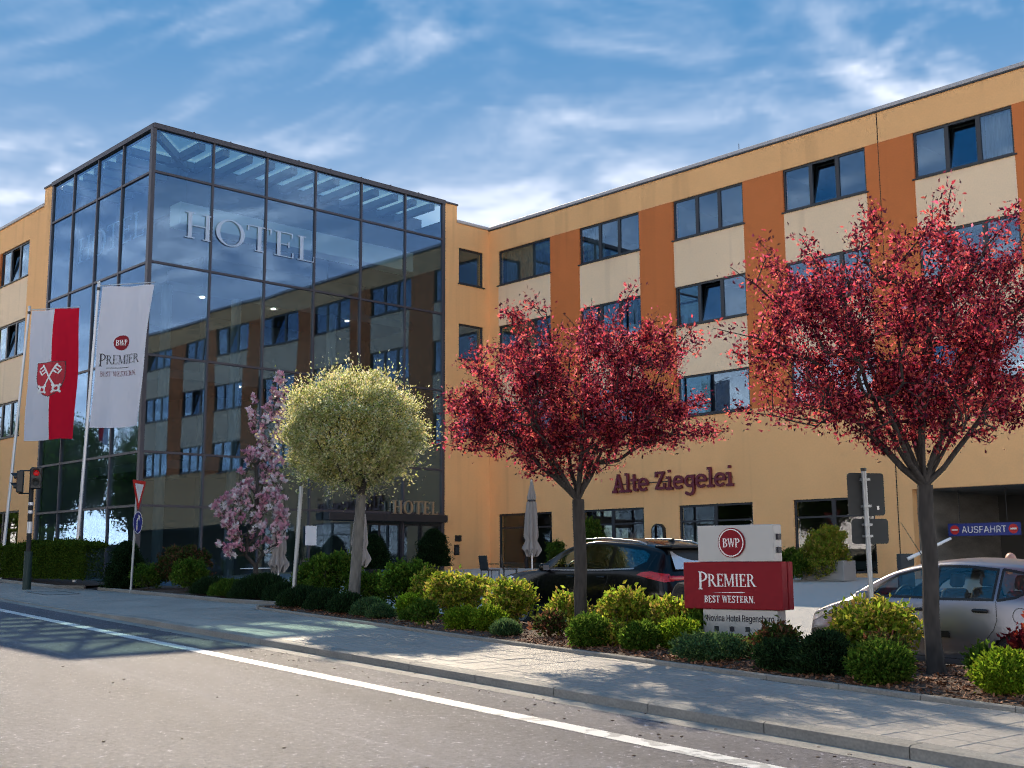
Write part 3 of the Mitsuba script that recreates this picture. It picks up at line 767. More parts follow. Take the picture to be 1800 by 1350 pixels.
# solid core behind the roof light, with a pale bulkhead band, galleries and dark recesses
cx0, cx1, cz1, cz0 = FXS[0] + CW, FXS[-1] + 0.9, -CW, -9.0
part('core_roof', hall, bx(cx0, cx1, ry - 0.2, ry + 0.1, cz0, cz1 - 0.01), 'mat_hall_wall', M=FF)
part('core_wall', hall, bx(cx0, cx1, Z['ta'] - 0.1, ry - 0.201, cz1 - 0.25, cz1), 'mat_hall_wall', M=FF)
part('core_wall', hall, bx(cx0, cx0 + 0.25, Z['ta'] - 0.1, ry - 0.202, cz0, cz1 - 0.251), 'mat_hall_wall', M=FF)
part('bulkhead', hall, bx(cx0 - 0.5, cx1, Z['ta'] - 1.0, Z['ta'] - 0.15, cz1 - 0.3, cz1 + 0.5), 'mat_bulkhead', M=FF)
for y in (Z['tb'] - 0.35, Z['tc'] - 0.35, Z['td'] - 0.35):
    part('floor_slab', hall, bx(cx0 - 0.9, cx1, y, y + 0.32, cz0, cz1 + 0.5), 'mat_slab', M=FF)
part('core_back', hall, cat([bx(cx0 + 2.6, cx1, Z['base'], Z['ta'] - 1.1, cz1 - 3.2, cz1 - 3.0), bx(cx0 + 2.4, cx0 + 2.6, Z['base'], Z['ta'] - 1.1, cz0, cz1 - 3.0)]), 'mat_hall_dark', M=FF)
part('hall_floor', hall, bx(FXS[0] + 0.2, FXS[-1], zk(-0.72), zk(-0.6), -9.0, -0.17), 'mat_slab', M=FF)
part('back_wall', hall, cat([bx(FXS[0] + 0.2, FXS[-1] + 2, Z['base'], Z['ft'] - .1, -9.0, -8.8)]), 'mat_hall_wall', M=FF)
for x, zc in ((FXS[0] + 1.5, -1.6), (FXS[2], -2.0), (FXS[4], -2.0)):
    part('column', hall, cyl([x, zk(-0.7), zc], [x, Z['tb'] - 0.36, zc], 0.19, n=20), 'mat_hall_wall', smooth=40, M=FF)
# downlights under galleries
for n_, (x, y) in enumerate(((-11.2, 'tb'), (-8.4, 'tb'), (-5.2, 'tb'), (-9.7, 'tc'), (-6.4, 'tc'), (-3.8, 'tc'))):
    k = key_for('downlight', hall)
    d = cyl([x * K, Z[y] - 0.372, cz1 + 0.2], [x * K, Z[y] - 0.352, cz1 + 0.2], 0.075, n=10); d.apply_transform(FF)
    scene[k] = mikit.ply(d, 'mat_white'); scene[k]['emitter'] = {'type': 'area', 'radiance': {'type': 'rgb', 'value': [14, 12.5, 10]}}
# entrance: canopy beam, sliding doors, standing letters
dx0, dx1 = FXS[4], FXS[6] - 0.14
part('canopy_beam', hall, cbx(dx0 - 1.6, dx1, Z['te'] - 0.36, Z['te'] - 0.06, 0.03, 0.42, 0.012), 'mat_frame', M=FF)
dz0 = zk(-0.6)
for q in range(4):
    a = dx0 + 0.1 + (dx1 - dx0 - 0.1) * q / 4; b = dx0 + 0.1 + (dx1 - dx0 - 0.1) * (q + 1) / 4
    dk = key_for('door', hall)
    fm = extrude(frame_poly(a, b - 0.01, dz0, Z['te'] - 0.44, 0.06), 0.06); fm.apply_translation([0, 0, -0.1 if q in (0, 3) else -0.18]); fm.apply_transform(FF)
    scene[dk + '__frame'] = mikit.ply(fm, 'mat_frame')
    g = trimesh.Trimesh([[a + .05, dz0 + .05, 0], [b - .05, dz0 + .05, 0], [b - .05, Z['te'] - .48, 0], [a + .05, Z['te'] - .48, 0]], [[0, 1, 2], [0, 2, 3]], process=False)
    g.apply_translation([0, 0, -0.07 if q in (0, 3) else -0.15]); g.apply_transform(FF)
    scene[dk + '__pane'] = mikit.ply(g, 'mat_hall_pane')


def letters(parent, text, cap, width, M, depth, bsdf, w=0.13, t=0.05, name='letter', **kw):
    """each letter its own part, spread to the given width"""
    x, items = 0.0, []
    for c in text:
        g, adv = glyph(c, w, t)
        if g is not None: items.append((c, g.buffer(0), x))
        x += adv
    sx = width / x
    for c, g, x0 in items:
        m = extrude(affinity.scale(affinity.translate(g, x0, 0), sx, cap, origin=(0, 0)), depth)
        part(name, parent, m, bsdf, M=M, **kw)


# big window lettering on both faces of the hall, and the standing letters over the door
ME = FF @ mat([-13.15 * K, 10.55 * K + EYE - 0.34, 0.019], [1, 0, 0], [0, 1, 0], [0, 0, 1])
letters(hall, 'HOTEL', 0.86 * K, 5.05 * K, ME, 0.006, 'mat_glass_letter', w=0.11, t=0.04)
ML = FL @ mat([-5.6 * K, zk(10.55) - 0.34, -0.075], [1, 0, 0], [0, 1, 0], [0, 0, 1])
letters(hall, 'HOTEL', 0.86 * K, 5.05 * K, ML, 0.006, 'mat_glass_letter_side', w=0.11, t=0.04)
MD = FF @ mat([dx1 - 2.75, Z['te'] - 0.05, 0.22], [1, 0, 0], [0, 1, 0], [0, 0, 1])
letters(hall, 'HOTEL', 0.52, 2.35, MD, 0.09, 'mat_gold', w=0.17, t=0.07, name='standing_letter')
nt = thing('paper_notice', 'white paper notice stuck to the ground floor glass left of the pale globe tree', 'notice')
part('sheet', nt, bx(-8.35 * K, -7.9 * K, zk(0.55), zk(1.2), 0.032, 0.036), 'mat_white', M=FF)

# restaurant lettering on the wing
rest_sign = thing('wall_lettering', 'dark red raised restaurant lettering on the ochre wall', 'lettering')
poly, wd_ = fat('Alte Ziegelei', 0.72)
tot = 5.05 * K
x = 0.0
MR = FR @ mat([6.42 * K, zk(2.28), 0.05], [1, 0, 0], [0, 1, 0], [0, 0, 1])
sx = tot / wd_
for gch in geoms(poly):
    g = affinity.scale(gch, sx, 1.0, origin=(0, 0))
    part('letter', rest_sign, extrude(g, 0.09), 'mat_wine', M=MR)
part('rail', rest_sign, bx(0.1, tot - 0.1, 0.3, 0.33, -0.05, -0.001), 'mat_iron', M=MR)

# intercom and plate by the entrance, lantern, both on the walls
ic = thing('wall_plate', 'small square dark plate on the ochre wall right of the entrance', 'plate')
part('plate', ic, cbx(-1.78 * K, -1.48 * K, zk(0.72), zk(0.95), 0.021, 0.07, 0.006), 'mat_black', M=FF)
ic = thing('wall_intercom', 'narrow black intercom box below the square plate by the entrance', 'intercom')
part('box', ic, cbx(-1.82 * K, -1.6 * K, zk(0.22), zk(0.6), 0.021, 0.09, 0.006), 'mat_black', M=FF)
part('speaker_panel', ic, cbx(-1.79 * K, -1.63 * K, zk(0.27), zk(0.5), 0.091, 0.1, 0.003), 'mat_signback', M=FF)
lt = thing('menu_case', 'small black arched menu case on the wall behind the dark car', 'menu case')
cx_ = 8.35 * K
arch = unary_union([sbox(cx_ - 0.3, zk(0.45), cx_ + 0.3, zk(0.95)), ell(cx_, zk(0.95), 0.3, 0.26)])
m = extrude(arch, 0.12); m.apply_translation([0, 0, 0.001])
part('case', lt, m, 'mat_black', M=FR)
m = extrude(arch.buffer(-0.06), 0.006); m.apply_translation([0, 0, 0.122])
part('door', lt, m, 'mat_car_glass_dark', M=FR)

# exit sign hung in the garage mouth
ex = thing('exit_sign', 'blue hanging garage exit sign with two no entry discs', 'sign')
e0, e1, ey0, ey1, ez = 17.72 * K, 19.76 * K, zk(0.6), zk(0.95), -1.4
MEx = FR
part('panel', ex, cbx(e0, e1, ey0, ey1, ez - 0.03, ez, 0.004), 'mat_blue', M=MEx)
tmx = meshkit.text_mesh('AUSFAHRT', 0.20, 0.004)
bw = tmx.bounds[1][0] - tmx.bounds[0][0]
tmx.apply_transform(np.diag([1.4 / bw, 1, 1, 1.0])); tmx.apply_translation([(e0 + e1) / 2 - 0.7, (ey0 + ey1) / 2 - 0.1, ez])
part('lettering', ex, tmx, 'mat_letter', M=MEx)
for xc in (e0 + 0.22, e1 - 0.22):
    yc = (ey0 + ey1) / 2
    d = extrude(Point(xc, yc).buffer(0.145, 20), 0.004); d.apply_translation([0, 0, ez])
    dk = part('disc', ex, d, 'mat_red', M=MEx)
    b_ = bx(xc - 0.1, xc + 0.1, yc - 0.024, yc + 0.024, ez + 0.0042, ez + 0.006)
    part('bar', dk, b_, 'mat_letter', M=MEx)
for x in (e0 + 0.4, e1 - 0.4): part('hanger', ex, cyl([x, ey1, ez - 0.015], [x, Z['tgar'], ez - 0.015], 0.012), 'mat_iron', M=MEx)

# ------------------------------------------------------------------ vegetation
def quad_leaves(P, axis, size, rng, aspect=0.5, fold=0.35, bend=0.15):
    """folded four-vertex leaves at points P along axis; returns vertices and faces"""
    n = len(P)
    axis = axis / (np.linalg.norm(axis, axis=1, keepdims=True) + 1e-9)
    r = rng.normal(0, 1, (n, 3)); sd = np.cross(axis, r); sd /= np.linalg.norm(sd, axis=1, keepdims=True) + 1e-9
    nn = np.cross(sd, axis)
    L_ = size.reshape(-1, 1); W = L_ * aspect * 0.5
    v = np.stack([P, P + axis * L_ * .5 - sd * W + nn * W * fold, P + axis * L_ + nn * L_ * bend * rng.normal(0, 1, (n, 1)), P + axis * L_ * .5 + sd * W + nn * W * fold], 1).reshape(-1, 3)
    b = np.arange(n)[:, None] * 4
    return v, np.vstack([b + [0, 1, 2], b + [0, 2, 3]])


def leaf_colors(n, base, rng, var=0.25, hue=0.12, k=4):
    base = np.atleast_2d(base)
    c = base[rng.integers(0, len(base), n)] * np.exp(rng.normal(0, var, (n, 1))) * np.exp(rng.normal(0, hue, (n, 3)))
    return np.repeat(np.clip(c, 0.002, 0.85), k, 0)


def tubes(P, parent, R, sides=5):
    """frusta along every edge of a tree skeleton"""
    i = np.where(parent >= 0)[0]
    a, b = P[parent[i]], P[i]
    d = b - a; ln = np.linalg.norm(d, axis=1, keepdims=True); d = d / (ln + 1e-9)
    ref = np.where(np.abs(d[:, 2:]) < 0.9, [[0, 0, 1.0]], [[1.0, 0, 0]])
    u = np.cross(d, ref); u /= np.linalg.norm(u, axis=1, keepdims=True); w = np.cross(d, u)
    g = np.arange(sides) * 2 * np.pi / sides
    ring = np.cos(g)[None, :, None] * u[:, None] + np.sin(g)[None, :, None] * w[:, None]
    ra, rb = np.minimum(R[parent[i]], R[i] * 1.35)[:, None, None], R[i][:, None, None]
    v = np.concatenate([a[:, None] - d[:, None] * ra * .3 + ring * ra, b[:, None] + ring * rb], 1).reshape(-1, 3)
    n, s = len(i), sides
    o = (np.arange(n) * 2 * s)[:, None]; k = np.arange(s)[None]; k2 = (k + 1) % s
    f = np.concatenate([np.stack([o + k, o + k2, o + s + k2], -1), np.stack([o + k, o + s + k2, o + s + k], -1)], 1).reshape(-1, 3)
    return trimesh.Trimesh(v, f, process=False)


def skeleton(trunk, targets, rng, step=0.22, upbias=0.6, r_tip=0.006, expo=0.46, limbs=()):
    """grows limbs from a trunk polyline to every target point; returns nodes, parents, radii and target node indices"""
    P = [np.array(t, float) for t in trunk]; par = [-1] + list(range(len(trunk) - 1))
    fork = len(trunk) - 1
    depth = [0.0] * len(P)
    allowed = [False] * (len(P) - 1) + [True]
    order = np.argsort(np.linalg.norm(targets - P[-1], axis=1) + rng.uniform(0, 0.5, len(targets)))
    tips = []
    A = np.array(P); OK = np.array(allowed); Dp = np.array(depth)
    for e in limbs:      # main limbs radiating from the fork
        start = A[fork]; e = np.array(e, float); ln = np.linalg.norm(e - start); n = max(3, int(ln / step))
        bow = (start + e) / 2 + rng.normal(0, 0.07, 3) * ln + np.array([e[0] - start[0], e[1] - start[1], 0]) * 0.10
        prev = fork; k0 = len(A); new = []
        for q in range(1, n + 1):
            s_ = q / n
            new.append((1 - s_) ** 2 * start + 2 * s_ * (1 - s_) * bow + s_ * s_ * e + rng.normal(0, 0.012, 3)); par.append(prev); prev = k0 + q - 1
        A = np.vstack([A, new]); Dp = np.r_[Dp, ln * 0.5 * np.arange(1, n + 1) / n]; OK = np.r_[OK, [True] * n]; tips.append(len(A) - 1)
    for ti in order:
        t = targets[ti]
        d = t - A
        dist = np.linalg.norm(d, axis=1)
        cost = dist * (1.15 - 0.25 * d[:, 2] / (dist + 1e-6)) + 0.25 * Dp + np.where(OK, 0, 1e6)
        j = int(np.argmin(cost))
        n = max(1, int(dist[j] / step))
        start, prev = A[j], j
        new, newp, newd = [], [], []
        mid = (start + t) / 2 + rng.normal(0, 0.06, 3) * dist[j] + [0, 0, upbias * 0.12 * dist[j] - 0.0]
        for q in range(1, n + 1):
            s_ = q / n
            x = (1 - s_) ** 2 * start + 2 * s_ * (1 - s_) * mid + s_ * s_ * t
            new.append(x); newp.append(prev); prev = len(A) + len(new) - 1
            newd.append(Dp[j] + dist[j] * s_)
        A = np.vstack([A, new]); par += newp; Dp = np.r_[Dp, newd]; OK = np.r_[OK, [True] * len(new)]
        tips.append(len(A) - 1)
    par = np.array(par)
    cnt = np.zeros(len(A)); cnt[tips] += 1
    for i in range(len(A) - 1, 0, -1): cnt[par[i]] += cnt[i]
    R = r_tip * np.maximum(cnt, 1) ** expo
    return A, par, R, np.array(tips), Dp


def ellipsoid_points(n, lobes, rng, shell=0.5):
    """points in a union of ellipsoid lobes (cx,cy,cz,rx,ry,rz,weight), denser to the outside"""
    w = np.array([l[6] for l in lobes]); pick = rng.choice(len(lobes), n, p=w / w.sum())
    d = rng.normal(0, 1, (n, 3)); d /= np.linalg.norm(d, axis=1, keepdims=True)
    r = rng.random((n, 1)) ** (1 / 3 * shell)
    L_ = np.array([l[:6] for l in lobes])[pick]
    return L_[:, :3] + d * r * L_[:, 3:]


def plum(label, s, p, lobes, shoots, seed, sxy=1.0, nt=620, nleaf=48000, fork=2.1, leaf=0.06, trunk_r=0.1, lean=(0, 0)):
    rng = np.random.default_rng(seed)
    lobes = [(l[0] * sxy, *l[1:3], l[3] * sxy, *l[4:]) for l in lobes]
    base = world(s, p, float(soil_z(np.array(s), np.array(p))) - 0.05)
    t = thing('plum_tree', label, 'tree', 'red leaved plum trees in the planting bed')
    tr = [base + [lean[0] * h, lean[1] * h, h] for h in np.linspace(0, fork, 7)]
    tr = [x + np.r_[rng.normal(0, 0.008, 2), 0] for x in tr]
    tg = ellipsoid_points(nt, lobes, rng, 0.75) + base
    lo = np.array([l[:3] for l in lobes]); rad = np.array([l[3:6] for l in lobes])
    sh = list(shoots)
    for _ in range(70):
        d = rng.normal(0, 1, 3); d[2] = abs(d[2]) * 0.9 + 0.05; d /= np.linalg.norm(d)
        j = rng.integers(0, len(lobes)); rr = rad[j] * d
        e_ = lo[j] + rr * 1.02 + d * rng.uniform(0.1, 0.55) + [0, 0, rng.uniform(0, .12)]
        if abs(e_[0]) < 2.15: sh.append((tuple(lo[j] + rr * 0.55), tuple(e_)))
    tg = np.vstack([tg] + [np.array([np.array(a) + (np.array(b) - a) * q for q in np.linspace(0.35, 1, 6)]) + base for a, b in sh])
    ntip0 = nt
    fk = np.array(tr[-1]) - base; zmin, zmax = (lo[:, 2] - rad[:, 2]).min(), (lo[:, 2] + rad[:, 2]).max()
    limbs = []
    for q in range(11):
        a = q * 2.399 + rng.uniform(-.3, .3); el = rng.uniform(0.12, 1.0)
        j = int(np.argmin(np.abs(lo[:, 0] - fk[0] - 1.2 * math.cos(a)) + 0.4 * rng.random(len(lo)) + 0.5 * np.abs(lo[:, 2] - (zmin + el * (zmax - zmin)))))
        e_ = lo[j] + rad[j] * np.array([0.3 * math.cos(a), 0.6 * math.sin(a), rng.uniform(-.2, .6)])
        e_[:2] *= 0.72; e_[2] = max(e_[2], 3.25)
        limbs.append(base + e_)
    A, par, R, tips, Dp = skeleton(tr, tg, rng, r_tip=0.0042, expo=0.43, limbs=limbs)
    R[:7] = np.interp(np.arange(7), [0, 1, 6], [trunk_r * 1.25, trunk_r, trunk_r * 0.92])
    R = np.minimum(R, trunk_r * 0.9 + (np.arange(len(R)) < 7) * 1.0)
    trunk_mesh = tube(A[:7], R[:7], 14)
    part('trunk', t, trunk_mesh, 'mat_bark', smooth=True)
    part('branch', t, tubes(A[6:], np.where(par[6:] >= 6, par[6:] - 6, -1), R[6:]), 'mat_bark', smooth=True)
    # leaves along thin nodes and at the tips
    thin = np.where((R < r_thin) & (np.arange(len(A)) > 7))[0]
    wts = np.ones(len(thin)) + 2.2 * np.isin(thin, tips)
    # clumpy: a random density for every tip region
    wts *= (0.10 + np.clip(meshkit.noise(A[thin] * 3.3, seed) * 2.4 - 0.62, 0, 1.4) ** 1.5 * 1.8)
    wts *= 0.5 + 0.5 * np.clip((A[thin, 2] - base[2] - 2.3) / 0.9, 0, 1)
    pick = rng.choice(thin, nleaf, p=wts / wts.sum())
    par_dir = A[pick] - A[par[pick]]
    frac = rng.random((nleaf, 1))
    Pn = A[pick] - par_dir * frac + rng.normal(0, 0.07, (nleaf, 3))
    ax = rng.normal(0, 1, (nleaf, 3)) + 0.55 * par_dir / (np.linalg.norm(par_dir, axis=1, keepdims=True) + 1e-9) + [0, 0, -0.1]
    v, f = quad_leaves(Pn, ax, leaf * rng.uniform(0.45, 1.4, nleaf), rng, 0.5)
    col = leaf_colors(nleaf, [[0.54, 0.055, 0.09], [0.17, 0.022, 0.045], [0.78, 0.13, 0.17], [0.06, 0.014, 0.028], [0.74, 0.14, 0.12], [0.09, 0.016, 0.032]], rng, 0.35, 0.12)
    part('crown', t, trimesh.Trimesh(v, f, process=False), 'mat_leaf', kind='stuff', color=col)
    return t


r_thin = 0.014
# lobes relative to the trunk base: x right, y away, z up
plum('red leaved plum tree in the middle of the bed, in front of the black car', -13.75, 11.6,
     [(-0.95, 0, 3.75, 1.15, 1.5, 0.8, 3), (0.1, 0, 4.35, 1.3, 1.5, 0.72, 3), (0.95, 0, 3.85, 0.85, 1.4, 0.85, 2.4), (-1.5, 0, 3.3, 0.7, 1.0, 0.5, 1.5), (1.5, 0.2, 3.25, 0.7, 1.0, 0.3, 0.9), (0, 0, 3.5, 1.1, 1.3, 0.6, 1.6), (-0.8, -.2, 2.95, 0.9, 0.9, 0.25, .6), (0.7, 0, 3.0, .6, .8, .2, .3), (-.1, 0, 2.85, .75, .9, .42, 1.5), (.5, 0, 2.9, .6, .8, .3, .8), (-.6, 0, 2.75, .6, .7, .3, .7)],
     [((0, 0, 2.5), (-2.15, 0.2, 3.0)), ((0.4, 0, 2.9), (2.3, 0.1, 3.15)), ((0.5, 0, 3.8), (1.3, 0, 5.0)), ((0, 0, 3.9), (0.95, 0.1, 5.5)), ((-0.3, 0, 3.9), (-0.5, 0, 5.2)), ((0.8, 0, 3.7), (1.95, 0, 4.55)), ((-0.6, 0, 3.7), (-1.6, 0, 4.6)), ((.2, 0, 4), (.25, 0, 5.25)), ((-1, 0, 3.4), (-2.0, -.3, 3.7)), ((-.8, 0, 3.7), (-1.85, 0, 4.25))], 101, sxy=0.93)
plum('red leaved plum tree nearest the right edge, in front of the silver car', -7.73, 11.6,
     [(-0.95, 0, 3.92, 1.1, 1.5, 0.8, 3), (0.1, 0, 4.1, 1.15, 1.5, 0.72, 3), (1.0, 0, 4.05, 1.0, 1.4, 0.8, 2.8), (-1.3, 0, 3.55, 0.75, 1.1, 0.5, 1.8), (1.2, 0, 3.75, 0.85, 1.2, 0.6, 1.8), (0, 0, 3.8, 1.0, 1.4, 0.65, 2.0), (-0.95, 0, 3.1, 0.9, 1.0, 0.28, 1.0), (0.6, -.2, 3.1, 0.6, 0.8, 0.25, .6), (0, 0, 3.0, .85, 1.0, .45, 1.8), (.6, 0, 2.85, .55, .7, .3, .9), (-.6, 0, 2.85, .6, .8, .3, .9)],
     [((-0.3, 0, 2.6), (-2.15, 0, 3.0)), ((0.2, 0, 4.4), (0.3, 0, 5.5)), ((-0.9, 0, 4.2), (-1.25, 0, 5.0)), ((-1.2, 0, 3.9), (-2.1, 0, 4.65)), ((1, 0, 4.3), (1.4, 0, 5.2)), ((-.4, 0, 4.2), (-.1, 0, 5.0)), ((-1, 0, 3.6), (-2.3, .1, 3.95)), ((-1, 0, 4), (-1.75, 0, 4.95))], 202, nt=680, nleaf=58000, leaf=0.052, trunk_r=0.092, fork=2.12, sxy=0.93)


def globe_tree():
    rng = np.random.default_rng(55)
    s, p = -20.75, 11.6
    base = world(s, p, float(soil_z(np.array(s), np.array(p))) - 0.05)
    t = thing('globe_tree', 'pale cream leaved globe tree on a single straight trunk', 'tree')
    tr = [base + [0.06 * h, 0, h] for h in np.linspace(0, 2.35, 8)]
    lob = [(-0.02, 0, 3.66, 1.24, 1.35, 1.14, 3), (-0.28, 0, 3.5, 1.1, 1.25, 0.98, 1.0), (0.28, 0, 3.56, 1.12, 1.25, 0.98, 1.0)]
    tg = ellipsoid_points(1500, lob, rng, 0.42)
    dd = tg - [0, 0, 3.5]; dn = dd / np.linalg.norm(dd, axis=1, keepdims=True)
    tg = [0, 0, 3.5] + dd * (0.83 + 0.28 * meshkit.fbm(dn * 3.4 + 9, 3))[:, None]
    sh = rng.normal(0, 1, (60, 3)); sh[:, 2] = np.abs(sh[:, 2]) * .8; sh /= np.linalg.norm(sh, axis=1, keepdims=True)
    tg = np.vstack([tg, [0, 0, 3.55] + sh * [1.2, 1.3, 1.12] * rng.uniform(0.98, 1.1, (60, 1))]) + base
    A, par, R, tips, Dp = skeleton(tr, tg, rng, 0.2, 0.3, 0.0032, 0.42)
    R[:8] = np.linspace(0.125, 0.095, 8); R[8:] = np.minimum(R[8:], 0.05)
    part('trunk', t, tube(A[:8], R[:8], 14), 'mat_bark_pale', smooth=True)
    part('branch', t, tubes(A[7:], np.where(par[7:] >= 7, par[7:] - 7, -1), R[7:]), 'mat_bark', smooth=True)
    n = 85000
    src = np.where((np.arange(len(A)) > 8) & (R < 0.014))[0]
    w = (0.5 + 1.5 * np.isin(src, tips)) * (0.15 + meshkit.noise(A[src] * 4.2, 8) ** 2 * 2)
    pick = rng.choice(src, n, p=w / w.sum())
    cen = base + [0.0, 0, 3.5]
    out = A[pick] - cen; out /= np.linalg.norm(out, axis=1, keepdims=True) + 1e-9
    lump = meshkit.noise(A[pick] * 5.0, 3)[:, None]
    P_ = A[pick] + rng.normal(0, 0.06, (n, 3)) + out * rng.exponential(0.11, (n, 1)) * (lump > 0.5) + [0, 0, 0.05] * (lump > .6)
    ax = rng.normal(0, 0.8, (n, 3)) + out * 0.9 + [0, 0, 0.35]
    v, f = quad_leaves(P_, ax, rng.uniform(0.035, 0.075, n), rng, 0.48)
    col = leaf_colors(n, [[0.78, 0.70, 0.36], [0.58, 0.56, 0.20], [0.28, 0.33, 0.10], [0.82, 0.76, 0.50]], rng, 0.22, 0.06)
    part('crown', t, trimesh.Trimesh(v, f, process=False), 'mat_leaf', kind='stuff', color=col)


globe_tree()


def magnolia():
    rng = np.random.default_rng(66)
    base = np.array([-6.55, 30.0, 0.85])
    t = thing('magnolia_tree', 'slender pink flowering magnolia left of the globe tree', 'tree')
    tr = [base + [0.02 * h, 0, h] for h in np.linspace(0, 0.7, 4)]
    lob = [(0.0, 0, 1.9, 0.85, 0.8, 1.0, 2.4), (0.1, 0, 3.0, 0.62, 0.6, 1.0, 2.0), (0.3, 0, 4.2, 0.34, 0.35, 0.9, 1.1), (0.5, 0, 5.1, 0.16, 0.16, 0.75, .6), (-0.7, 0, 2.2, 0.4, 0.4, 0.45, .6), (-0.1, 0, 4.6, .14, .14, .55, .35), (-0.55, -.2, 1.3, .45, .4, .4, .4)]
    tg = ellipsoid_points(420, lob, rng, 0.8) + base
    A, par, R, tips, Dp = skeleton(tr, tg, rng, 0.2, 0.9, 0.006, 0.42)
    R[:4] = np.linspace(0.07, 0.06, 4); R[4:] = np.minimum(R[4:], 0.045)
    part('trunk', t, tube(A[:4], R[:4], 10), 'mat_bark', smooth=True)
    part('branch', t, tubes(A[3:], np.where(par[3:] >= 3, par[3:] - 3, -1), R[3:]), 'mat_bark', smooth=True)
    nf = 900
    src = np.where((np.arange(len(A)) > 5) & (R < 0.03))[0]
    w = 0.35 + 2.5 * np.isin(src, tips)
    pick = rng.choice(src, nf, p=w / w.sum())
    C = A[pick] + rng.normal(0, 0.03, (nf, 3))
    up_ = rng.normal(0, 0.45, (nf, 3)) + [0, 0, 1]; up_ /= np.linalg.norm(up_, axis=1, keepdims=True)
    k = 8
    Pp = np.repeat(C, k, 0); ax = np.repeat(up_, k, 0) * 0.75 + rng.normal(0, 0.75, (nf * k, 3))
    sz = np.repeat(rng.uniform(0.07, 0.125, nf), k) * rng.uniform(0.8, 1.2, nf * k)
    v, f = quad_leaves(Pp, ax, sz, rng, 0.62, 0.5, 0.25)
    fc = np.array([[0.84, 0.60, 0.64], [0.76, 0.42, 0.50], [0.85, 0.76, 0.77], [0.6, 0.28, 0.38]])[rng.integers(0, 4, nf)]
    col = np.repeat(np.clip(np.repeat(fc, k, 0) * np.exp(rng.normal(0, 0.12, (nf * k, 1))), 0, 0.85), 4, 0)
    part('blossom', t, trimesh.Trimesh(v, f, process=False), 'mat_petal', kind='stuff', color=col)
    nl = 1500
    pick = rng.choice(src, nl)
    v, f = quad_leaves(A[pick] + rng.normal(0, 0.05, (nl, 3)), rng.normal(0, 1, (nl, 3)) + [0, 0, .3], rng.uniform(0.05, 0.1, nl), rng, 0.45)
    part('foliage', t, trimesh.Trimesh(v, f, process=False), 'mat_leaf', kind='stuff', color=leaf_colors(nl, [0.1, 0.12, 0.03], rng))


magnolia()

PAL = {'bright': [[0.17, 0.27, 0.02], [0.12, 0.21, 0.015], [0.25, 0.33, 0.03]], 'mid': [[0.08, 0.15, 0.02], [0.055, 0.12, 0.016], [0.13, 0.2, 0.03]], 'dark': [[0.025, 0.055, 0.02], [0.035, 0.065, 0.025]],
       'dusty': [[0.08, 0.15, 0.06], [0.06, 0.12, 0.05], [0.12, 0.19, 0.07]], 'yellow': [[0.40, 0.42, 0.05], [0.22, 0.30, 0.03], [0.15, 0.24, 0.025], [0.42, 0.32, 0.08]], 'red': [[0.2, 0.02, 0.03], [0.1, 0.018, 0.022], [0.32, 0.05, 0.03]],
       'hedge': [[0.06, 0.10, 0.014], [0.09, 0.13, 0.015], [0.04, 0.075, 0.012]], 'rosy': [[0.05, 0.085, 0.02], [0.09, 0.10, 0.03], [0.16, 0.07, 0.04]]}


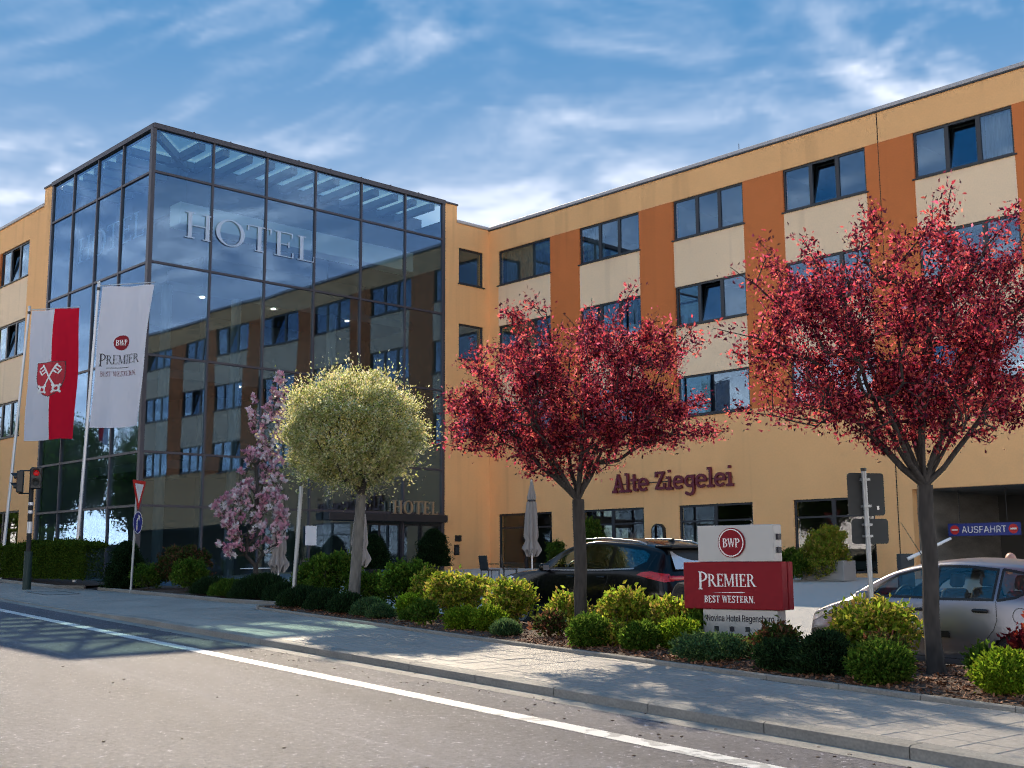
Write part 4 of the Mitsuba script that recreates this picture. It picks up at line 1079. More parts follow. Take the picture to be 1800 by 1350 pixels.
def bush(name, label, s, p, r, h, kind, seed, group=None, z=None, rp=None, dens=1.0):
    rng = np.random.default_rng(seed)
    t = thing(name, label, 'shrub' if name != 'hedge' else 'hedge', group)
    zb = float(soil_z(np.array(s), np.array(p))) if z is None else z
    c = world(s, p, zb)
    style, pal = kind.split('-')
    rp = r if rp is None else rp
    ex = np.array([v3(SA), v3(SP), [0, 0, 1.0]])
    area = r * h * 4
    if style == 'ball':
        n = int(9000 * dens * max(area, 0.25) ** 0.8)
        d = rng.normal(0, 1, (n, 3)); d /= np.linalg.norm(d, axis=1, keepdims=True)
        bump = 0.72 + 0.56 * meshkit.fbm(d * 3.1 + seed, 3)
        rr = rng.random((n, 1)) ** 0.28
        q = d * rr * bump[:, None] * [r, rp, h * 0.56]; q[:, 2] += h * 0.5
        q[:, 2] = np.maximum(q[:, 2], 0.015)
        ax = d + rng.normal(0, 0.7, (n, 3)) + [0, 0, 0.35]
        size = rng.uniform(0.028, 0.062, n) * (1 + 0.5 * (rng.random(n) < .06)); asp = 0.5; q = q + d * (rng.random((n, 1)) < .07) * rng.uniform(0, .07, (n, 1))
    elif style == 'tuft':
        n = int(9000 * dens * max(area, 0.25) ** 0.8)
        d = rng.normal(0, 1, (n, 3)); d[:, 2] = np.abs(d[:, 2]); d /= np.linalg.norm(d, axis=1, keepdims=True)
        q = d * rng.random((n, 1)) ** 0.4 * [r, rp, h * 0.8] * (0.8 + 0.4 * meshkit.fbm(d * 2.6 + seed, 3))[:, None]; q[:, 2] = np.maximum(q[:, 2], 0.01)
        ax = d * 0.5 + rng.normal(0, 0.35, (n, 3)) + [0, 0, 1.0]
        size = rng.uniform(0.06, 0.12, n); asp = 0.16
    elif style == 'cone':
        n = int(11000 * dens * max(area, 0.3) ** 0.8)
        zz = rng.random(n) ** 1.35; a = rng.uniform(0, 2 * np.pi, n)
        rad = r * np.sqrt(np.clip(1 - zz ** 1.8, 0, 1)) * rng.random(n) ** 0.3 * (1 + .25 * (rng.random(n) < .1)) * (0.6 + 0.7 * meshkit.noise(np.c_[np.cos(a) * 3, np.sin(a) * 3, zz * 5] + seed))
        q = np.c_[np.cos(a) * rad, np.sin(a) * rad, zz * h]
        ax = np.c_[np.cos(a), np.sin(a), 0.6 + 0 * a] + rng.normal(0, 0.5, (n, 3))
        size = rng.uniform(0.04, 0.10, n); asp = 0.3
    elif style == 'hedge':
        n = int(110000 * dens)
        face = rng.random(n)
        x = rng.uniform(-r, r, n); y = rng.uniform(-rp, rp, n); zz = rng.uniform(0.02, h, n)
        topf = face < 0.45; fr_ = (face >= 0.45) & (face < 0.9)
        zz = np.where(topf, h - rng.exponential(0.05, n), zz); y = np.where(fr_, -rp + rng.exponential(0.05, n), y)
        bumpy = 0.26 * (meshkit.fbm(np.c_[x * 1.7, y, zz * 1.7] + seed, 3) - 0.5) + 0.08 * (rng.random(n) < .05) * rng.random(n)
        q = np.c_[x, y - bumpy * fr_, zz + bumpy * 1.6 * topf]
        ax = rng.normal(0, 0.6, (n, 3)) + np.where(topf[:, None], [[0, 0, 1.0]], [[0, -1.0, 0.4]])
        size = rng.uniform(0.04, 0.085, n); asp = 0.55
    else:   # leafy: stems with larger leaves
        nst = int(16 + 40 * r)
        tg = rng.normal(0, 1, (nst * 5, 3)); tg /= np.linalg.norm(tg, axis=1, keepdims=True)
        tg = tg * rng.random((nst * 5, 1)) ** 0.45 * [r, rp, h * 0.5] + [0, 0, h * 0.56]
        tg = tg[tg[:, 2] > 0.12]
        A, par, R, tips, Dp = skeleton([np.array([0, 0, -0.04]), np.array([0, 0, 0.03]), np.array([0, 0, 0.08])], tg, rng, 0.12, 0.6, 0.0035, 0.4)
        R[:] = np.minimum(R, 0.018)
        m = tubes(A @ ex + c, par, R, 4)
        part('stem', t, m, 'mat_bark', smooth=True)
        n = int(3300 * dens * max(area, 0.3) ** 0.8)
        src = np.arange(3, len(A)); w = (0.15 + 1.6 * np.isin(src, tips)) * np.clip(A[src, 2] / h, 0.15, 1)
        pick = rng.choice(src, n, p=w / w.sum())
        q = A[pick] + rng.normal(0, 0.05, (n, 3))
        ax = rng.normal(0, 0.9, (n, 3)) + (A[pick] - [0, 0, h * .4]) / r * 0.6 + [0, 0, 0.3]
        size = rng.uniform(0.045, 0.11, n); asp = 0.52
    v, f = quad_leaves(q @ ex + c, ax @ ex, size, rng, asp)
    col = leaf_colors(n, PAL[pal], rng, 0.25, 0.07)
    part('foliage', t, trimesh.Trimesh(v, f, process=False), 'mat_leaf', kind='stuff', color=col)
    return t


GB_, GL_, GT_ = 'clipped ball shrubs at the front of the bed', 'leafy shrubs in the planting bed', 'low dark tufts at the front of the bed'
BUSH = [
    ('ball_shrub', 'small bright round shrub standing alone left of the clipped pair', -18.8, 11.75, .27, .38, 'ball-bright', GB_),
    ('ball_shrub', 'left one of the two clipped flat-topped shrubs below the yellow bushes', -16.1, 11.05, .3, .32, 'ball-bright', GB_),
    ('ball_shrub', 'right one of the two clipped flat-topped shrubs below the yellow bushes', -15.5, 11.15, .27, .36, 'ball-bright', GB_),
    ('ball_shrub', 'round green shrub at the foot of the middle plum tree', -12.6, 10.8, .31, .40, 'ball-mid', GB_),
    ('ball_shrub', 'dark green shrub right of the middle plum tree, left of the bright flat one', -11.75, 10.95, .27, .34, 'ball-mid', GB_),
    ('ball_shrub', 'bright flat shrub just left of the foot of the hotel sign', -11.5, 11.4, .3, .36, 'ball-bright', GB_),
    ('ball_shrub', 'dark rounded shrub under the sign, right of its lower panel', -9.2, 10.75, .3, .30, 'ball-dark', GB_),
    ('ball_shrub', 'large dark rounded shrub in front of the silver car nose', -8.6, 10.85, .36, .42, 'cone-dark', GB_),
    ('ball_shrub', 'round green shrub left of the trunk of the right plum tree', -7.75, 10.65, .34, .40, 'ball-mid', GB_),
    ('ball_shrub', 'bright round shrub right of the trunk of the right plum tree', -6.45, 10.85, .31, .37, 'ball-bright', GB_),
    ('spreading_shrub', 'wide dusty green spreading shrub below the hotel sign', -10.4, 10.9, .5, .28, 'ball-dusty', None),
    ('weedy_plant', 'tiny yellowish plant right of the middle plum tree', -12.4, 11.0, .18, .24, 'leafy-yellow', None),
    ('leafy_shrub', 'bright leafy shrub in front of the rear of the black car', -13.2, 12.0, .42, .62, 'leafy-yellow', GL_),
    ('leafy_shrub', 'pale glinting leafy shrub between the black car and the hotel sign', -12.5, 12.2, .34, .5, 'leafy-yellow', GL_),
    ('leafy_shrub', 'dark rosy shrub covering part of the lower sign panel', -9.7, 11.3, .32, .34, 'leafy-rosy', GL_),
    ('leafy_shrub', 'broad bright leafy shrub in front of the silver car door', -8.95, 12.2, .58, .66, 'leafy-yellow', GL_),
    ('leafy_shrub', 'red leaved shrub at the right edge in front of the silver rear wheel', -6.35, 11.45, .32, .6, 'leafy-red', GL_),
    ('leafy_shrub', 'bright leafy shrub left of the middle plum trunk', -16.2, 12.1, .44, .66, 'leafy-yellow', GL_),
    ('leafy_shrub', 'large yellow leafy shrub in front of the black car nose', -17.9, 12.2, .64, .76, 'leafy-yellow', GL_),
    ('leafy_shrub', 'narrow bright leafy shrub second from the globe tree', -19.2, 12.4, .32, .78, 'leafy-yellow', GL_),
    ('leafy_shrub', 'dark leafy shrub with bare stems right of the globe tree trunk', -20.2, 12.5, .6, .9, 'leafy-mid', GL_),
    ('leafy_shrub', 'dark green leafy shrub left of the globe tree trunk', -23.3, 12.5, .62, 1.05, 'leafy-mid', GL_),
    ('tuft_plant', 'first dark tuft from the left end of the planter', -22.8, 11.5, .5, .5, 'tuft-dark', GT_),
    ('tuft_plant', 'second dark tuft from the left end of the planter', -21.6, 11.45, .45, .46, 'tuft-dark', GT_),
    ('tuft_plant', 'third dark tuft from the left, below the globe tree trunk', -20.5, 11.35, .42, .42, 'tuft-dark', GT_),
    ('tuft_plant', 'fourth dark tuft from the left, right of the globe tree trunk', -19.6, 11.35, .36, .36, 'tuft-dusty', GT_),
    ('tuft_plant', 'wide dark tuft behind the raised edging under the magnolia', -27.3, 12.7, .8, .72, 'tuft-dark', GT_),
    ('tuft_plant', 'low dark tuft behind the raised edging left of the magnolia', -30.2, 12.6, .6, .52, 'tuft-dark', GT_),
    ('leafy_shrub', 'loose grey green shrub in front of the dark hall glass', -33.2, 13.0, .8, 1.15, 'leafy-rosy', GL_),
    ('leafy_shrub', 'low shrub between the conical shrub and the loose grey green one', -33.9, 12.2, .5, .65, 'leafy-mid', GL_),
    ('conical_shrub', 'dark rounded conical shrub at the right end of the hedge', -35.4, 12.05, .58, 1.35, 'cone-dark', None),
]
FILL = [('tuft-mid', -18.0, 11.3, .24, .26, 'small grassy tuft right of the lone bright round shrub'), ('leafy-mid', -17.2, 11.0, .2, .3, 'low leafy plant left of the two clipped flat-topped shrubs'),
        ('tuft-dusty', -14.7, 10.9, .22, .24, 'small grey green tuft right of the two clipped flat-topped shrubs'), ('leafy-rosy', -14.0, 11.2, .2, .3, 'small reddish plant left of the middle plum trunk'),
        ('leafy-rosy', -8.3, 11.5, .2, .32, 'small reddish plant behind the large dark shrub by the silver car'), ('tuft-dusty', -19.0, 11.2, .26, .26, 'grey green tuft in front of the lone bright round shrub'),
        ('leafy-mid', -21.4, 12.3, .4, .7, 'leafy green plant just left of the globe tree trunk'), ('leafy-mid', -24.9, 12.9, .5, .8, 'leafy green plant left of the leaning grey post'),
        ('tuft-dark', -25.6, 12.5, .55, .5, 'dark tuft at the right end of the raised edging'), ('tuft-mid', -28.8, 12.5, .55, .5, 'green tuft between the two dark tufts behind the raised edging'),
        ('leafy-mid', -31.7, 12.6, .5, .8, 'leafy green plant right of the loose grey green shrub'), ('leafy-yellow', -14.9, 12.3, .3, .5, 'small yellow leafy plant behind the middle plum trunk'),
        ('leafy-mid', -12.0, 12.4, .28, .45, 'low green plant behind the pale glinting shrub'), ('tuft-mid', -16.9, 11.5, .2, .2, 'tiny tuft behind the two clipped flat-topped shrubs'), ('leafy-mid', -7.2, 11.7, .16, .22, 'tiny leafy plant right behind the trunk of the right plum tree')]
for i, (kd, s, p, r, h, lb) in enumerate(FILL):
    bush('filler_plant', lb, s, p, r, h, kd, 1500 + i, 'filler plants between the shrubs')
for i, (nm, lb, s, p, r, h, kd, gr) in enumerate(BUSH): bush(nm, lb, s, p, r, h, kd, 900 + i, gr)
bush('hedge', 'long clipped green hedge in front of the left wing', -46.6, 11.22, 10.9, 1.12, 'hedge-hedge', 77, rp=0.38)


def on_court(x, y):
    s, p = x * SA[0] + y * SA[1], x * SP[0] + y * SP[1]
    return s, p, float(zcourt(s, p))


for x, y, r, h, lb, kd in ((-5.28, 44.6, .55, 1.25, 'dark conical evergreen left of the entrance doors', 'cone-dark'), (-3.1, 45.9, .62, 1.4, 'dark conical evergreen right of the entrance doors', 'cone-dark')):
    s, p, z = on_court(x, y)
    bush('potted_evergreen', lb, s, p, r, h, kd, int(900 + abs(x) * 10), 'evergreens beside the entrance', z=z + 0.3)
    pt = thing('plant_pot', 'dark pot under the ' + lb, 'pot', 'pots under the entrance evergreens')
    m = lathe([(0.0, 0), (0.26, 0), (0.34, 0.42), (0.31, 0.42), (0.3, 0.36), (0, 0.36)], 20); m.apply_translation([x, y, z])
    part('body', pt, m, 'mat_black', smooth=40)
s, p, z = on_court(9.55, 36.2)
pt = thing('planter_box', 'grey concrete planter box by the ground floor windows', 'planter')
m = cbx(-0.75, 0.75, 0, 0.62, -0.35, 0.35, 0.015); m.apply_transform(mat([9.7, 36.4, z], v3(D1), [0, 0, 1], v3(D2)))
part('box', pt, m, 'mat_planter')
bush('leafy_shrub', 'yellow green shrub in front of the grey planter box', s, p, .75, 1.25, 'leafy-yellow', 1201, z=z)
bush('leafy_shrub', 'yellow topped shrub growing in the grey planter box', *on_court(9.75, 36.4)[:2], .6, 1.05, 'leafy-yellow', 1202, z=z + 0.55)
bush('leafy_shrub', 'dark low shrub left of the grey planter box', *on_court(8.55, 36.3)[:2], .55, .9, 'leafy-mid', 1203, z=z)
s, p, z = on_court(2.75, 41.0)
bush('leafy_shrub', 'thin tall shrub against the wall between two restaurant windows', s, p, .45, 1.9, 'leafy-mid', 1204, z=z, dens=.6)
s, p, z = on_court(1.55, 42.3)
bush('leafy_shrub', 'thin shrub against the wall right of the first restaurant window', s, p, .4, 1.2, 'leafy-mid', 1205, z=z, dens=.6)


def street_tree(x, y, h, r, seed, label):
    """broad green trees further along the street, left of the view; seen in the hall's glass"""
    rng = np.random.default_rng(seed)
    t = thing('street_tree', label, 'tree', 'green street trees beyond the left edge')
    s, p = x * SA[0] + y * SA[1], x * SP[0] + y * SP[1]
    base = np.array([x, y, float(zr(s)) - 0.1])
    tr = [base + [0, 0, q] for q in np.linspace(0, h * 0.28, 5)]
    tg = ellipsoid_points(260, [(0, 0, h * .62, r, r, h * .36, 3), (r * .5, 0, h * .5, r * .7, r * .7, h * .22, 1), (-r * .5, 0, h * .52, r * .7, r * .7, h * .22, 1)], rng, .7) + base
    A, par, R, tips, Dp = skeleton(tr, tg, rng, 0.6, .6, .015, .5)
    R[:5] = .26
    part('trunk', t, tube(A[:5], R[:5], 10), 'mat_bark', smooth=True)
    part('branch', t, tubes(A[4:], np.where(par[4:] >= 4, par[4:] - 4, -1), R[4:]), 'mat_bark', smooth=True)
    n = 16000
    pick = rng.choice(tips, n)
    v, f = quad_leaves(A[pick] + rng.normal(0, .32, (n, 3)), rng.normal(0, 1, (n, 3)), rng.uniform(.12, .24, n), rng, .6)
    part('crown', t, trimesh.Trimesh(v, f, process=False), 'mat_leaf', kind='stuff', color=leaf_colors(n, [[.05, .10, .02], [.08, .14, .025], [.035, .07, .015]], rng))


for i, (x, y, h, r) in enumerate(((-46, 58, 9.5, 3.4), (-53, 62, 11, 4.0), (-60, 67, 10, 3.8), (-53, 54, 8, 3.0), (-72, 60, 12, 4.5))):
    street_tree(x, y, h, r, 400 + i, ('nearest', 'second', 'third', 'short roadside', 'farthest')[i] + ' green street tree beyond the left wing')

for i, (sx0, px0) in enumerate(((-60, -13), (-54, -14), (-46, -13.2), (-38.5, -14.2), (-31, -13.4))):
    q = world(sx0, px0)
    street_tree(q[0], q[1], 8.5 + (i * 7 % 3) * 0.8, 3.7, 440 + i, ('farthest', 'second farthest', 'middle', 'second nearest', 'nearest')[i] + ' of the green trees across the road')
for i, (sx0, px0) in enumerate(((-66, -21), (-58, -20), (-50, -21.5), (-42, -20), (-34, -21), (-26, -20))):
    q = world(sx0, px0)
    street_tree(q[0], q[1], 11 + (i * 5 % 3) * 0.8, 4.6, 470 + i, ('sixth', 'fifth', 'fourth', 'third', 'second', 'first')[i] + ' tree from the right in the back row across the road')
for i, (x, y) in enumerate(((-62, 75), (-71, 72), (-82, 79), (-68, 61))):
    street_tree(x, y, 12, 4.8, 490 + i, ('nearest', 'second nearest', 'farthest', 'roadside')[i] + ' tall tree in front of the pale flat roofed house')
nb = thing('neighbour_house', 'pale flat roofed house beyond the street trees on the left', 'building')
MN = mat([-76, 84, 1.6], v3(D1), [0, 0, 1], v3(D2))
part('wall', nb, bx(-14, 12, -1, 8.5, -9, 0), 'mat_bulkhead', M=MN)
part('roof', nb, bx(-14.3, 12.3, 8.501, 8.8, -9.3, 0.3), 'mat_coping', M=MN)
for r_ in range(3):
    for c_ in range(7):
        wk = part('window', nb, bx(-12.6 + 3.6 * c_, -11 + 3.6 * c_, 1 + 2.6 * r_, 2.4 + 2.6 * r_, 0.001, 0.05), 'mat_frame', M=MN)
bush('hedge', 'dark hedge beneath the street trees beyond the left wing', -80.0, 2.0, 14.0, 2.2, 'hedge-hedge', 78, rp=0.6, dens=.6, z=1.4)

# ------------------------------------------------------------------ cars
def pchip(xs, ys):
    from scipy.interpolate import PchipInterpolator
    return PchipInterpolator(xs, ys, extrapolate=True)


class Car:
    def __init__(s, L_, tabs, wheels, Rw, Ra, n=230):
        """tabs: dict of (x list, value list): w half width, zb underside, zm widest height, zs shoulder, ws shoulder half width, ze roof edge height, we roof edge half width, zt centre top"""
        s.L = L_
        x = np.unique(np.r_[np.linspace(0, 0.25, 26), np.linspace(0.25, L_ - 0.25, n), np.linspace(L_ - 0.25, L_, 26)])
        f = {k: pchip(*v)(x) for k, v in tabs.items()}
        ctrl = [(0 * x, f['zb']), (f['w'] * .84, f['zb']), (f['w'] * .975, f['zb'] + (f['zm'] - f['zb']) * .3), (f['w'], f['zm']), (f['ws'] + (f['w'] - f['ws']) * .35, f['zm'] + (f['zs'] - f['zm']) * .75), (f['ws'], f['zs']),
                (f['we'], f['ze']), (f['we'] * .62, f['ze'] + (f['zt'] - f['ze']) * .78), (0 * x, f['zt'])]
        counts = [6, 6, 8, 8, 5, 24, 10, 12]
        Y, Zs, seg = [], [], []
        for a, (c0, c1, m) in enumerate(zip(ctrl[:-1], ctrl[1:], counts)):
            for q in range(m):
                t = q / m
                Y.append(c0[0] * (1 - t) + c1[0] * t); Zs.append(c0[1] * (1 - t) + c1[1] * t); seg.append(a)
        Y.append(ctrl[-1][0]); Zs.append(ctrl[-1][1]); seg.append(7)
        Y, Zs = np.array(Y).T, np.array(Zs).T
        seg = np.array(seg)
        for it in range(5):
            for G in (Y, Zs):
                G[:, 1:-1] = 0.25 * G[:, :-2] + 0.5 * G[:, 1:-1] + 0.25 * G[:, 2:]
        for it in range(2):
            for G in (Y, Zs):
                G[1:-1] = 0.25 * G[:-2] + 0.5 * G[1:-1] + 0.25 * G[2:]
        s.x, s.Y, s.Z, s.seg = x, Y, Zs, seg
        s.wheels, s.Rw, s.Ra = wheels, Rw, Ra

    def side(s, x, z):
        """half width of the flank at (x, z)"""
        x, z = np.atleast_1d(x).astype(float), np.atleast_1d(z).astype(float)
        out = np.zeros(len(x)); lo, hi = np.searchsorted(s.seg, 2), np.searchsorted(s.seg, 6) + 3
        j = np.clip(np.searchsorted(s.x, x), 1, len(s.x) - 1)
        for i in range(len(x)):
            a, b = j[i] - 1, j[i]; t = np.clip((x[i] - s.x[a]) / (s.x[b] - s.x[a]), 0, 1)
            ya = np.interp(z[i], s.Z[a, lo:hi], s.Y[a, lo:hi]); yb = np.interp(z[i], s.Z[b, lo:hi], s.Y[b, lo:hi])
            out[i] = ya * (1 - t) + yb * t
        return out

    def shell(s, side_windows, top_glass):
        """body and glass meshes; side_windows: polygons in (x,z); top_glass: (x0,x1,frac) ranges of the screens"""
        n, m = s.Y.shape
        Yf = np.hstack([-s.Y, s.Y[:, -2:0:-1]]); Zf = np.hstack([s.Z, s.Z[:, -2:0:-1]])
        segf = np.r_[s.seg, s.seg[-2:0:-1]]
        M_ = Yf.shape[1]
        V = np.stack([np.repeat(s.x[:, None], M_, 1), Yf, Zf], -1).reshape(-1, 3)
        i, j = np.meshgrid(np.arange(n - 1), np.arange(M_), indexing='ij')
        j2 = (j + 1) % M_
        q = np.stack([i * M_ + j, (i + 1) * M_ + j, (i + 1) * M_ + j2, i * M_ + j2], -1).reshape(-1, 4)
        c = V[q].mean(1)
        sg = np.minimum(segf[j], segf[j2]).ravel()
        import shapely
        kind = np.zeros(len(q), int)
        pts = shapely.points(c[:, 0], c[:, 2])
        flank = (np.abs(c[:, 1]) > 0.25)
        for k_, pl in enumerate(side_windows):
            kind[flank & (sg >= 4) & (sg <= 6) & shapely.contains(pl, pts) & (np.abs(c[:, 1]) > s.side_min)] = 1 + k_
        for k_, (x0, x1, fr, zmin) in enumerate(top_glass):
            we = np.interp(c[:, 0], s.x, s.Y[:, np.searchsorted(s.seg, 6)])
            kind[(sg >= 6) & (c[:, 0] > x0) & (c[:, 0] < x1) & (np.abs(c[:, 1]) < we * fr) & (c[:, 2] > zmin)] = 100 + k_
        for xw in s.wheels:
            kind[(np.hypot(c[:, 0] - xw, c[:, 2] - s.Rw) < s.Ra) & (np.abs(c[:, 1]) > 0.5)] = -1
        tri = lambda qq: np.vstack([qq[:, [0, 1, 2]], qq[:, [0, 2, 3]]])
        ends = []
        for row in (0, n - 1):
            ring = row * M_ + np.arange(M_)
            ctr = len(V); V = np.vstack([V, V[ring].mean(0)])
            r2 = np.roll(ring, -1)
            ends.append(np.stack([np.full(M_, ctr), ring, r2] if row == 0 else [np.full(M_, ctr), r2, ring], 1))
        def sub(faces):
            u, inv = np.unique(faces, return_inverse=True)
            return trimesh.Trimesh(V[u], inv.reshape(faces.shape), process=False)
        body = sub(np.vstack([tri(q[kind == 0])] + ends))
        glass = {k_: sub(tri(q[kind == k_])) for k_ in np.unique(kind) if k_ > 0}
        return body, glass

    def patch(s, poly, sgn, off=0.004, maxedge=0.05):
        m = flat(poly, maxedge)
        v = m.vertices
        y = s.side(v[:, 0], v[:, 1]) + off
        return trimesh.Trimesh(np.c_[v[:, 0], sgn * y, v[:, 1]], m.faces if sgn < 0 else m.faces[:, ::-1], process=False)


def strip(car, pts, sgn, w=0.008, off=0.002):
    return car.patch(LineString(pts).buffer(w / 2, 4, cap_style='flat'), sgn, off, 0.06)


def wheel(parent, x, y, r, wd, sgn, M, spokes=5, hub=False):
    wk = key_for('wheel', parent)
    R = trimesh.transformations.rotation_matrix(math.pi / 2 * sgn, [1, 0, 0])
    def put(name, m, b, sm=35):
        m = m.copy(); m.apply_transform(R); m.apply_translation([x, y, r]); m.apply_transform(M)
        scene[key_for(name, wk)] = mikit.ply(m, b, sm)
    rr = r * 0.66
    put('tyre', lathe([(rr, -wd / 2), (r * .93, -wd / 2), (r, -wd * .38), (r, wd * .38), (r * .93, wd / 2), (rr + .02, wd / 2), (rr, wd * .42), (rr, -wd / 2)], 40), 'mat_rubber')
    parts = [lathe([(rr, wd * .46), (rr - .025, wd * .46), (rr - .035, wd * .2), (rr - .03, -wd * .3), (rr, -wd * .3)], 40)]
    for a in range(spokes):
        for da in ((-.16, .16) if not hub else (0,)):
            g = 2 * math.pi * a / spokes + da
            sp = tm(m3.Manifold.hull_points(np.array([(rr - .03, -.03, wd * .26), (rr - .03, .03, wd * .26), (rr - .03, -.03, wd * .38), (rr - .03, .03, wd * .38), (.03, -.028, wd * .3), (.03, .028, wd * .3), (.03, -.028, wd * .42), (.03, .028, wd * .42)], float)))
            sp.apply_transform(trimesh.transformations.rotation_matrix(g, [0, 0, 1])); parts.append(sp)
    c = lathe([(0, wd * .45), (.05, wd * .44), (.065, wd * .36), (.065, wd * .2), (0, wd * .2)], 20); parts.append(c)
    put('rim', cat(parts), 'mat_rim')
    put('brake_disc', lathe([(0, wd * .1), (rr * .72, wd * .1), (rr * .72, 0), (0, 0)], 28), 'mat_iron')


def build_car(key, car, M, paint, glass, side_windows, top_glass, seams, seal=0.02):
    body, gl = car.shell(side_windows, top_glass)
    part('body', key, body, paint, smooth=42, M=M)
    for k_, g in gl.items():
        nm = 'side_window' if k_ < 100 else ('windscreen' if k_ == 100 else 'rear_window')
        if k_ < 100:
            for sd in (-1, 1):
                keep = (g.vertices[:, 1] * sd > 0)[g.faces].all(1)
                pc = trimesh.Trimesh(g.vertices, g.faces[keep], process=True).split(only_watertight=False)
                part(nm, key, max(pc, key=lambda q: len(q.faces)), glass, smooth=True, M=M)
        else:
            part(nm, key, g, glass, smooth=True, M=M)
    for pl in side_windows:
        for sgn in (-1, 1):
            part('window_seal', key, car.patch(pl.buffer(seal * .6).difference(pl.buffer(-seal)), sgn, 0.004, 0.05), 'mat_black', M=M)
    part('door_seam', key, cat([strip(car, s_, sgn) for s_ in seams for sgn in (-1, 1)]), 'mat_black', M=M)
    for xw in car.wheels:
        a = np.linspace(math.radians(-22), math.radians(202), 40)
        for sgn in (-1, 1):
            ar = []
            xs = xw + np.cos(a) * (car.Ra + .002); zs = car.Rw + np.sin(a) * (car.Ra + .002)
            yo = car.side(xs, np.maximum(zs, .2)) - 0.004
            v = np.vstack([np.c_[xs, sgn * yo, zs], np.c_[xs, sgn * (yo - .42), zs]]); i = np.arange(39)
            ar.append(trimesh.Trimesh(v, np.vstack([np.stack([i, i + 1, i + 41], 1), np.stack([i, i + 41, i + 40], 1)]), process=False))
            xc = np.full(40, xw); ar.append(trimesh.Trimesh(np.vstack([np.c_[xs, sgn * (yo - .42), zs], [[xw, sgn * (yo.mean() - .42), car.Rw]]]), np.stack([i, i + 1, i * 0 + 40], 1), process=False))
            part('wheel_arch', key, cat(ar), 'mat_rubber', M=M)
    return body


def seats(key, M, rows, zf, w, wheel_x, dash_x, zd):
    sm = []
    for xr, wide in rows:
        for y in ((-w * .5, w * .5) if not wide else (-w * .55, 0, w * .55)):
            sm.append(rbx(xr - .25, xr + .27, y - .23, y + .23, zf, zf + .22, .05))
            b = rbx(-.06, .08, y - .23, y + .23, 0, .6, .05); b.apply_transform(trimesh.transformations.rotation_matrix(.28, [0, 1, 0])); b.apply_translation([xr + .24, 0, zf + .14]); sm.append(b)
            h = rbx(-.05, .05, y - .12, y + .12, 0, .18, .04); h.apply_transform(trimesh.transformations.rotation_matrix(.2, [0, 1, 0])); h.apply_translation([xr + .42, 0, zf + .73]); sm.append(h)
    part('seat', key, cat(sm), 'mat_seat', smooth=50, M=M)
    part('dashboard', key, rbx(dash_x, dash_x + .45, -w * .95, w * .95, zd - .3, zd, .07), 'mat_rubber', smooth=50, M=M)
    tor = trimesh.creation.torus(.18, .016, 28, 8)
    tor.apply_transform(trimesh.transformations.rotation_matrix(math.radians(-62), [0, 1, 0])); tor.apply_translation([wheel_x, -w * .5, zd + .02])
    part('steering_wheel', key, cat([tor, cyl([wheel_x, -w * .5, zd + .02], [dash_x + .3, -w * .5, zd - .1], .03), rbx(wheel_x - .03, wheel_x + .01, -w * .5 - .16, -w * .5 + .16, zd - .01, zd + .05, .015)]), 'mat_black', smooth=40, M=M)


def mirrors(key, M, x, z, y, bsdf):
    for sgn in (-1, 1):
        mk = part('mirror', key, rbx(x - .05, x + .08, min(sgn * y, sgn * (y + .2)), max(sgn * y, sgn * (y + .2)), z - .07, z + .08, .05, 12), bsdf, smooth=50, M=M)
        part('mirror_glass', mk, bx(x + .081, x + .084, min(sgn * (y + .03), sgn * (y + .17)), max(sgn * (y + .03), sgn * (y + .17)), z - .045, z + .055), 'mat_rim', M=M)


def place_car(s, p):
    z = float(zcourt(s, p))
    # x axis runs from the nose to the tail, towards the right
    ex = np.array([SA[0], SA[1], -SLOPE]); ex /= np.linalg.norm(ex)
    ey = np.array([SP[0], SP[1], 0.0])
    return mat(world(s, p, z), ex, ey, np.cross(ex, ey))


P_ = Polygon
# silver one-box hatchback
L_ = 3.83
hb = Car(L_, dict(
    w=([0, .06, .25, .6, 1.2, 2.6, 3.3, 3.65, 3.78, 3.83], [.50, .62, .74, .815, .835, .838, .825, .77, .72, .66]),
    zb=([0, .1, .5, 3.2, 3.7, 3.83], [.34, .23, .19, .2, .28, .42]), zm=([0, .3, 2, 3.83], [.5, .55, .58, .62]),
    zs=([0, .06, .3, .8, 2.0, 3.1, 3.6, 3.83], [.60, .70, .80, .93, .985, 1.03, 1.03, .85]), ws=([0, .06, .25, .7, 1.4, 2.8, 3.4, 3.7, 3.83], [.45, .56, .66, .735, .79, .79, .76, .70, .6]),
    ze=([0, .06, .3, .75, 1.0, 1.5, 1.9, 2.4, 3.0, 3.4, 3.62, 3.76, 3.83], [.605, .72, .83, .975, 1.12, 1.345, 1.43, 1.475, 1.455, 1.40, 1.33, 1.12, .9]),
    we=([0, .06, .3, .8, 1.3, 1.8, 2.6, 3.3, 3.6, 3.83], [.42, .52, .6, .66, .63, .60, .59, .57, .56, .52]),
    zt=([0, .06, .3, .7, 1.0, 1.5, 1.9, 2.4, 3.0, 3.45, 3.62, 3.76, 3.83], [.62, .75, .875, 1.01, 1.17, 1.405, 1.485, 1.53, 1.51, 1.455, 1.38, 1.15, .92])),
    (.77, 3.20), .29, .345)
hb.side_min = 0.5
wa = P_([(.93, 1.0), (1.16, 1.005), (1.2, 1.125)])
w1 = P_([(1.1, 1.0), (2.05, 1.01), (2.03, 1.415), (1.88, 1.40), (1.52, 1.305), (1.27, 1.165)]).buffer(-.01)
w2 = P_([(2.14, 1.01), (2.93, 1.03), (2.93, 1.395), (2.55, 1.425), (2.12, 1.425)])
w3 = P_([(3.0, 1.04), (3.2, 1.08), (3.4, 1.18), (3.45, 1.26), (3.4, 1.325), (3.0, 1.385)]).buffer(.015)
